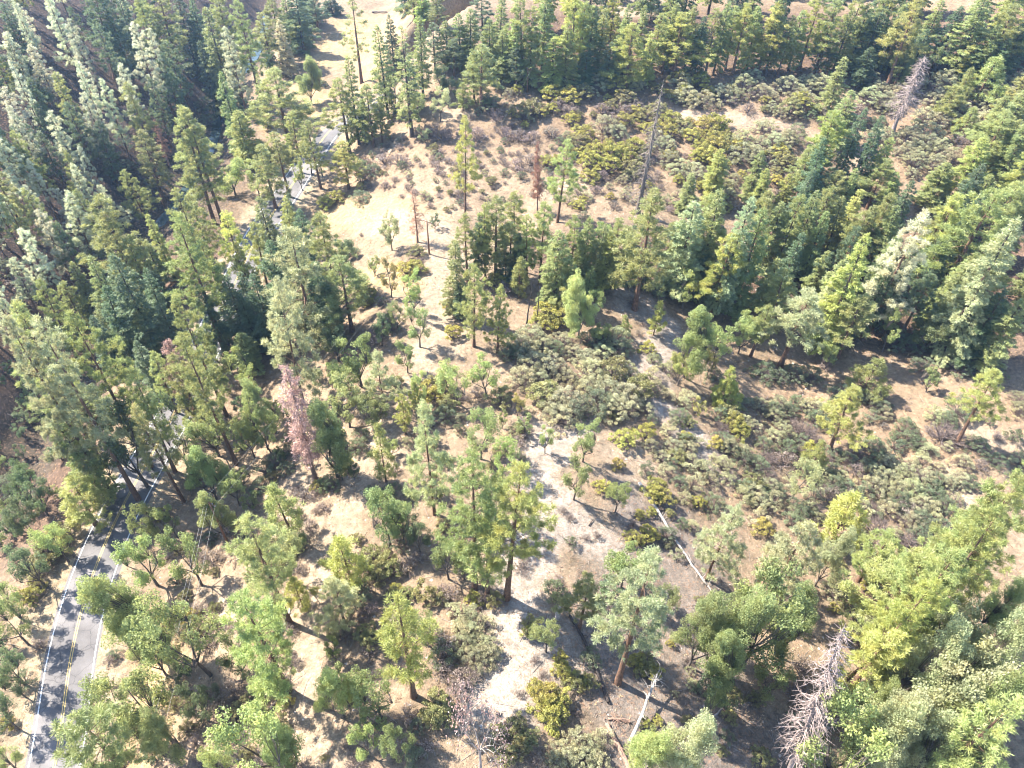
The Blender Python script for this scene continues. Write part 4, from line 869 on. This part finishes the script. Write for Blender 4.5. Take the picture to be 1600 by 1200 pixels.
XYA = np.array([q['P'][:2] for q in RECS])
CODES = [q['code'] for q in RECS]
for k, q in enumerate(RECS):
    c = q['code']; pool = SHRUB if c[0] == 's' else PROTO
    if c[0] == 's':
        key = {'sm': 'm', 'sy': 'y', 'sd': 'm', 'sg': 'g', 'so': 'y', 'st': 't'}[c]
        pr = pool[key][k % len(pool[key])]
        if key == 'm': pr = pool[key][4 + k % 2] if q['w'] > 3.4 else pool[key][k % 4]
        s = q['w'] / pr['W'] * 1.3
        s = float(np.clip(s, .25, 2.6)); sx = s; sz = s ** .8 * (.95 + .3 * RS.rand()); q['h'] = pr['H'] * sz
        col = STONE[c[1]]
    else:
        # tree shape whose proportions come closest
        if c in 'P' and q['h'] < 9: c2 = 'p'
        elif c in 'F' and q['h'] < 9: c2 = 'f'
        elif c == 'O' and q['h'] < 6: c2 = 'o'
        elif c == 'o' and q['h'] > 8: c2 = 'O'
        elif c == 'p' and q['h'] > 16: c2 = 'P'
        else: c2 = c
        L_ = pool[c2]; r = q['w'] / q['h']
        cand = sorted(range(len(L_)), key=lambda i_: abs(L_[i_]['W'] / L_[i_]['H'] - r) + .30 * abs(math.log(q['h'] / L_[i_]['H'])) + .10 * RS.rand())
        if c2 == 'S': pr = L_[1] if q['tone'] == 'x' else L_[0]
        else: pr = L_[cand[0 if RS.rand() < .55 else min(1, len(L_) - 1)]]
        sz = q['h'] / pr['H']; sx = float(np.clip(q['w'] * (.92 if q['tone'] == 'w' else 1.15 if c == 'F' else 1.15 if c == 'P' else .88 if c in 'Oo' else 1.05) / pr['W'], .3 * sz, 3.2 * sz))
        if q['tone'] == 'x': q['tone'] = 'n'
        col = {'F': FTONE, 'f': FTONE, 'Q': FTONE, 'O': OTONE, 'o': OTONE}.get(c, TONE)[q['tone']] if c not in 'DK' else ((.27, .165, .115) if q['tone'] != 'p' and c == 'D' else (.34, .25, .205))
    nm, word, cat = NAMES[c]
    root = bpy.data.objects.new(nm, None); COL.objects.link(root)
    root.empty_display_size = .5
    root.location = q['P']; root.rotation_euler = (RS.normal(0, .03), RS.normal(0, .03), RS.rand() * 6.28)
    if 'top' in q: root.rotation_euler = Vector(q['top'] - q['P']).to_track_quat('Z', 'Y').to_euler()
    root.scale = (sx, sx, sz)
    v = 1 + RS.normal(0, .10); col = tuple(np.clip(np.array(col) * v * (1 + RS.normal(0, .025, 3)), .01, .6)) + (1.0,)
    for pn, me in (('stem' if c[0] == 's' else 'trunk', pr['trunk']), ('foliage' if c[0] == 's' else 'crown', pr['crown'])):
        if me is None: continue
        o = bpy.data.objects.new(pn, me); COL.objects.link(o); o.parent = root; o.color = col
    q['root'] = root
    if c in 'PFGQOo' or c == 'p' or c == 'f': look = f"{sizeword(c, q['h'], q['w'])} {TWORD[q['tone']]} {word}"
    else: look = f"{sizeword(c, q['h'], q['w'])} {word}"
    q['look'] = look; q['where'] = where(q['P'])
# say more where two would read alike: what its nearest neighbour is
SHORT = {'P': 'a pine', 'p': 'a young pine', 'F': 'a fir', 'f': 'a young fir', 'Q': 'a thin conifer', 'G': 'a foothill pine', 'O': 'an oak', 'o': 'a young oak', 'D': 'a dead pine', 'S': 'a dead snag', 'K': 'a dead oak', 'B': 'a charred trunk',
 'sm': 'manzanita', 'sy': 'yellow-green brush', 'sd': 'a dark shrub', 'sg': 'a grey shrub', 'so': 'an olive bush', 'st': 'leafless brush'}
from collections import Counter
lab = [f"{q['look']} {q['where']}" for q in RECS]
HA = np.array([q['h'] for q in RECS]); WA = np.array([q['w'] for q in RECS])
def extra(k, step):
    d = np.hypot(*(XYA - XYA[k]).T); d[k] = 1e9; od = np.argsort(d)
    near = SHORT[CODES[od[0]]]
    if step == 0: return f", touching {near}" if d[od[0]] < 2.6 else f", near {near}" if d[od[0]] < 6 else ", standing clear"
    if step == 1:
        for o_ in od[1:6]:
            if SHORT[CODES[o_]] != near: return f" and {SHORT[CODES[o_]]}"
        return ""
    same = [o_ for o_ in od[:40] if CODES[o_] == CODES[k]][:3]
    v_ = HA if CODES[k][0] != 's' else WA
    if len(same) < 3: return ""
    return ", outgrowing neighbours" if v_[k] > v_[same].max() else ", outgrown by neighbours" if v_[k] < v_[same].min() else ""
for step in range(3):
    cnt = Counter(lab); nl = list(lab)
    for k in range(len(RECS)):
        if cnt[lab[k]] > 1:
            e_ = extra(k, step)
            if len((lab[k] + e_).split()) <= 16: nl[k] = lab[k] + e_
    lab = nl
for k, q in enumerate(RECS):
    nm, word, cat = NAMES[q['code']]
    r = q['root']; r['label'] = lab[k]; r['category'] = cat; r['group'] = f"{word}s {q['where']}"
print('TRIS', sum(len(d_.polygons) * 2 for d_ in bpy.data.meshes)); print("PLANTS", len(RECS), Counter(CODES), "distinct labels", len(set(lab)))

# ------------------------------------------------------------------ fallen logs, stump, poles and wires
def single(name, mesh, label, cat, group=None):
    o = obj(name, mesh); o['label'] = label; o['category'] = cat
    if group: o['group'] = group
    return o
def log_thing(name, pxs, r0, r1, mat, label, cat, branches=0, lift=.15, seed=0, blen=1.2, heights=None):
    rng = np.random.RandomState(seed)
    pts = [ground(*p) for p in pxs]
    pts = np.array([p + [0, 0, (r0 * .5 + lift) + (heights[i] if heights else 0)] for i, p in enumerate(pts)])
    t = np.linspace(0, len(pts) - 1, 4 * len(pts))
    P = np.stack([np.interp(t, np.arange(len(pts)), pts[:, a]) for a in range(3)], 1) + rng.normal(0, .03, (len(t), 3))
    gmin = land(P[:, 0], P[:, 1]); P[:, 2] = np.maximum(P[:, 2], gmin + r1 * .6)
    base = P.mean(0); base[2] = float(land(base[0], base[1]))
    T = Tubes(); T.tube(P - base, np.linspace(r0, r1, len(P)), 9, cap=True)
    root = bpy.data.objects.new(name, None); COL.objects.link(root); root.location = base
    root['label'] = label; root['category'] = cat
    obj("log_stem", T.build(name, mat), root)
    if branches:
        B = Tubes(); ax = unit(P[-1] - P[0])
        for i in range(branches):
            s = .25 + .75 * rng.rand(); p0 = np.array([np.interp(s, np.linspace(0, 1, len(P)), P[:, a]) for a in range(3)]) - base
            d = unit(rng.normal(0, 1, 3) + ax * .5); d[2] = abs(d[2]) * .5
            L = blen * (.4 + .9 * rng.rand())
            B.tube(curve_pts(p0, p0 + d * L, 4, .15 * L, rng), np.linspace(.05, .015, 4), 4)
            e = p0 + d * L * .6; B.tube([e, e + unit(d + rng.normal(0, .6, 3)) * L * .4], [.025, .008], 3)
        obj("branch", B.build(name + "_branches", mat), root)["kind"] = "stuff"
    return root
log_thing("fallen_log", [(998, 756), (1018, 785), (1035, 812), (1055, 845), (1078, 880), (1103, 915)], .31, .13, MAT['palewood'], "long straight silver-white fallen log across the gully slope", "log", 16, seed=3, blen=1.6)
log_thing("broken_log", [(1082, 886), (1088, 892), (1105, 915), (1112, 926)], .14, .09, MAT['greybark'], "short broken grey log off the tip of the silver log", "log", 4, seed=4)
log_thing("charred_log", [(888, 960), (900, 978), (912, 1000), (925, 1030), (940, 1070), (950, 1098)], .16, .24, MAT['burntwood'], "long thin charred black log lying down the gully", "log", 8, seed=5)
log_thing("brown_log", [(948, 1132), (962, 1160), (980, 1195), (992, 1230)], .28, .34, MAT['brownwood'], "thick brown fallen log below the charred log", "log", 5, seed=6)
log_thing("bleached_dead_tree", [(982, 1163), (998, 1130), (1010, 1098), (1022, 1068)], .27, .11, MAT['palewood'], "bleached fallen dead tree with stubby white branches", "dead tree", 26, seed=7, blen=1.9, heights=[.1, .8, 1.7, 2.6])
log_thing("branchy_log", [(950, 1124), (968, 1125), (985, 1130)], .16, .08, MAT['brownwood'], "thin brown branchy log lying across the gully by the charred logs", "log", 14, seed=8, blen=1.5)
log_thing("grey_log", [(438, 997), (446, 975), (455, 950)], .22, .12, MAT['greybark'], "grey log beside the small round pine and dirt track", "log", 3, seed=9)
log_thing("dark_log", [(414, 1120), (432, 1098), (450, 1074)], .26, .16, MAT['burntwood'], "dark log at the low edge of the dirt track", "log", 5, seed=10)
log_thing("leaning_log", [(1112, 1122), (1128, 1108)], .12, .10, MAT['greybark'], "small grey log on dark gravel below the oak thicket", "log", 2, seed=12)
log_thing("meadow_log", [(582, 20), (605, 20)], .3, .2, MAT['burntwood'], "dark log lying in the far dry meadow", "log", 2, seed=13)
log_thing("oak_shade_log", [(318, 762), (345, 748)], .2, .14, MAT['burntwood'], "dark log under the oaks by the leaning utility pole", "log", 2, seed=14)
log_thing("track_branch", [(920, 822), (927, 812)], .09, .05, MAT['burntwood'], "short dark branch on the bare clearing soil", "branch", 3, seed=15, blen=.7)
P = ground(871, 966); T = Tubes(); rng = np.random.RandomState(9)
T.tube([[0, 0, -.3], [0, .02, .4], [.05, .05, 2.3], [.06, .06, 3.0]], [.5, .40, .36, .30], 10, cap=True)
for i in range(7):
    a = i * .9; T.tube([[.06 + .2 * math.cos(a), .06 + .2 * math.sin(a), 2.8], [.06 + .24 * math.cos(a), .06 + .24 * math.sin(a), 3.1 + .3 * rng.rand()]], [.09, .02], 4)
o = single("tree_stump", T.build("tree_stump", MAT['greybark']), "tall splintered grey stump beside the clearing and a young oak", "stump"); o.location = P

def pole_thing(tx, ty, by, label, arm_ang, mat):
    bx = tx + (VP[0] - tx) * (by - ty) / (VP[1] - ty); P = ground(bx, by)
    d = P - CAM; v = (600 - ty) / F_PX; h = float(np.clip(((d @ UP) - v * (d @ fw)) / (v * fw[2] - UP[2]), 7, 13))
    root = bpy.data.objects.new("utility_pole", None); COL.objects.link(root); root.location = P; root.rotation_euler = (0, 0, arm_ang)
    root['label'] = label; root['category'] = 'utility pole'; root['group'] = 'utility poles along the power line'
    T = Tubes(); T.tube([[0, 0, -.5], [0, 0, h * .5], [0, 0, h]], [.19, .165, .13], 10, cap=True); obj("pole", T.build("pole", mat), root)
    T = Tubes(); T.box([0, .17, h - .35], [2.4, .10, .12]); arm = obj("crossarm", T.build("crossarm", mat, smooth=False), root)
    T = Tubes()
    for s in (-1, 1): T.tube([[s * .7, .17, h - .4], [0, .13, h - 1.1]], [.03, .03], 4, cap=True)
    obj("brace", T.build("brace", MAT['greybark']), root)
    for s in (-1.1, -.45, .45, 1.1):
        T = Tubes(); T.tube([[s, .17, h - .29], [s, .17, h - .20], [s, .17, h - .12]], [.035, .06, .045], 8, cap=True); obj("insulator", T.build("insulator", MAT['ins']), root)
    ca, sa = math.cos(arm_ang), math.sin(arm_ang)
    return [P + np.array([s * ca - .17 * sa, s * sa + .17 * ca, h - .12]) for s in (-1.1, -.45, .45, 1.1)]
m, nt, p, out = new_mat("insulator_porcelain"); p.inputs["Base Color"].default_value = (.45, .47, .48, 1); p.inputs["Roughness"].default_value = .3; MAT['ins'] = m
m, nt, p, out = new_mat("wire_metal"); p.inputs["Base Color"].default_value = (.22, .22, .21, 1); p.inputs["Roughness"].default_value = .45; p.inputs["Metallic"].default_value = .3; MAT['wire'] = m
A = pole_thing(327, 785, 856, "leaning-looking wooden utility pole between oaks above the paved road", math.radians(-35), MAT['pole'])
Bp = pole_thing(667, 345, 397, "lone wooden utility pole at the head of the dirt track", math.radians(-32), MAT['pole'])
Cp = pole_thing(825, 108, 145, "reddish utility pole at the conifer forest edge", math.radians(-32), MAT['pole'])
def wire(a, b, sag, label):
    t = np.linspace(0, 1, 25)[:, None]; Pp = a * (1 - t) + b * t; Pp[:, 2] -= sag * 4 * (t * (1 - t))[:, 0]
    o_ = a.copy(); T = Tubes(); T.tube(Pp - o_, np.full(25, .010), 5, cap=True)
    o = single("power_wire", T.build("power_wire", MAT['wire']), label, "wire", "power line wires"); o.location = o_
E0 = ground(250, 1290) + np.array([0, 0, 9.5])
for k in (0, 1, 3):
    off = np.array([(-1.1, -.45, .45, 1.1)[k], 0, 0]); wire(A[k], E0 + off, 1.2, "thin wire from the leaning utility pole passing over oaks beside the sunlit road")
for k in (0, 3):
    wire(A[k], Bp[k], 2.2, "thin wire strung from leaning pole to the meadow pole over the oaks")
    wire(Bp[k], Cp[k], 2.4, "thin wire strung from meadow pole to the red pole at the forest edge")

# ------------------------------------------------------------------ ground cover that nobody could count
rng = np.random.RandomState(77)
def cover(name, n, xr, yr, hgt, wid, blades, col, label, keep=None, mat=None):
    x = xr[0] + (xr[1] - xr[0]) * rng.rand(n); y = yr[0] + (yr[1] - yr[0]) * rng.rand(n) ** 1.3
    m_ = (np.abs(x - road_x(y)) > 4.6) & (fbm(x, y, 14, 31) + .5 * rng.normal(0, 1, n) > .1)
    if keep is not None: m_ &= keep(x, y)
    x, y = x[m_], y[m_]; z = land(x, y); c = np.stack([x, y, z], 1)
    V, F_, t = tufts(c, np.tile([0, 0, 1.0], (len(c), 1)), blades, hgt, wid, rng, bias=.9, jit=.10)
    o = obj(name, mesh_from(name, V, F_, mat, {"tint": ('FACE', 'FLOAT', t)})); o.color = (*col, 1); o['kind'] = 'stuff'; o['label'] = label; o['category'] = 'grass'
    return o
inview = lambda x, y: (np.abs(x) < 40 + y * .80) & (x > -112)
cover("dry_grass", 26000, (-112, 120), (20, 260), .34, .06, 6, (.46, .36, .20), "short dry grass tufts over the sandy ground", inview, MAT['dryleaf'])
cover("leaf_litter", 30000, (-112, 120), (20, 230), .20, .14, 4, (.19, .125, .085), "brown leaf and twig litter over the ground", inview, MAT['dryleaf'])

# fallen twigs and loose stones
n = 5200; x = -100 + 200 * rng.rand(n); y = 24 + 190 * rng.rand(n) ** 1.4
m_ = (np.abs(x - road_x(y)) > 5) & inview(x, y); x, y = x[m_], y[m_]; n = len(x)
a_ = rng.rand(n) * 6.28; Lh = (.25 + 1.1 * rng.rand(n) ** 2.5); w_ = .012 + .02 * rng.rand(n); z = land(x, y) + .05
dx, dy = np.cos(a_) * Lh, np.sin(a_) * Lh; sx_, sy_ = -np.sin(a_) * w_, np.cos(a_) * w_
tl = rng.normal(0, .06, n)
A0 = np.stack([x - dx, y - dy, land(x - dx, y - dy) + .04], 1); A1 = np.stack([x + dx, y + dy, land(x + dx, y + dy) + .06 + np.abs(tl)], 1); sd_ = np.stack([sx_, sy_, 0 * sx_], 1); up_ = np.stack([0 * w_, 0 * w_, w_ * 1.7], 1)
V = np.stack([A0 - sd_, A0 + sd_, A0 + up_, A1 - sd_, A1 + sd_, A1 + up_], 1).reshape(-1, 3); bI = np.arange(n)[:, None] * 6
F_ = np.concatenate([bI + np.array([[0, 3, 5, 2]]), bI + np.array([[2, 5, 4, 1]]), bI + np.array([[1, 4, 3, 0]])])
o = obj("fallen_twigs", mesh_from("fallen_twigs", V, F_, MAT['greybark'])); o['kind'] = 'stuff'; o['label'] = "fallen grey twigs and sticks lying on the ground"; o['category'] = 'twigs'
n = 5200; x = -60 + 130 * rng.rand(n); y = 26 + 130 * rng.rand(n); m_ = (np.abs(x - road_x(y)) > 6) & (fbm(x, y, 18, 41) > -.1); x, y = x[m_], y[m_]; n = len(x)
oc = np.array([[1, 0, 0], [0, 1, 0], [-1, 0, 0], [0, -1, 0], [0, 0, .7], [0, 0, -.6]]); r_ = (.05 + .22 * rng.rand(n) ** 4)
V = (np.stack([x, y, land(x, y)], 1)[:, None] + oc[None] * r_[:, None, None] * (.6 + .8 * rng.rand(n, 6, 1))).reshape(-1, 3); bI = np.arange(n)[:, None] * 6
F_ = np.concatenate([bI + np.array([[0, 1, 4]]), bI + np.array([[1, 2, 4]]), bI + np.array([[2, 3, 4]]), bI + np.array([[3, 0, 4]])])
MAT['stone'] = bark_mat("stone_grey", (.16, .14, .12), (.34, .30, .265), 3)
o = obj("loose_stones", mesh_from("loose_stones", V, F_, MAT['stone'])); o['kind'] = 'stuff'; o['label'] = "loose pale stones scattered over the ground"; o['category'] = 'stones'

# ------------------------------------------------------------------ hazy air
V = [(-940, -440, -60), (960, -440, -60), (960, 1060, -60), (-940, 1060, -60), (-940, -440, 150), (960, -440, 150), (960, 1060, 150), (-940, 1060, 150)]
hm = bpy.data.meshes.new("haze"); hm.from_pydata(V, [], [(0, 3, 2, 1), (4, 5, 6, 7), (0, 1, 5, 4), (1, 2, 6, 5), (2, 3, 7, 6), (3, 0, 4, 7)])
m = bpy.data.materials.new("haze_air"); m.use_nodes = True; nt = m.node_tree; nt.nodes.remove(nt.nodes["Principled BSDF"])
pv = nt.nodes.new("ShaderNodeVolumePrincipled"); pv.inputs["Color"].default_value = (.42, .66, 1.0, 1); pv.inputs["Density"].default_value = .00017; pv.inputs["Anisotropy"].default_value = .5
nt.links.new(pv.outputs[0], nt.nodes["Material Output"].inputs["Volume"]); hm.materials.append(m)
hz = obj("haze", hm); hz["kind"] = "stuff"; hz["label"] = "thin bluish summer haze in the valley air"
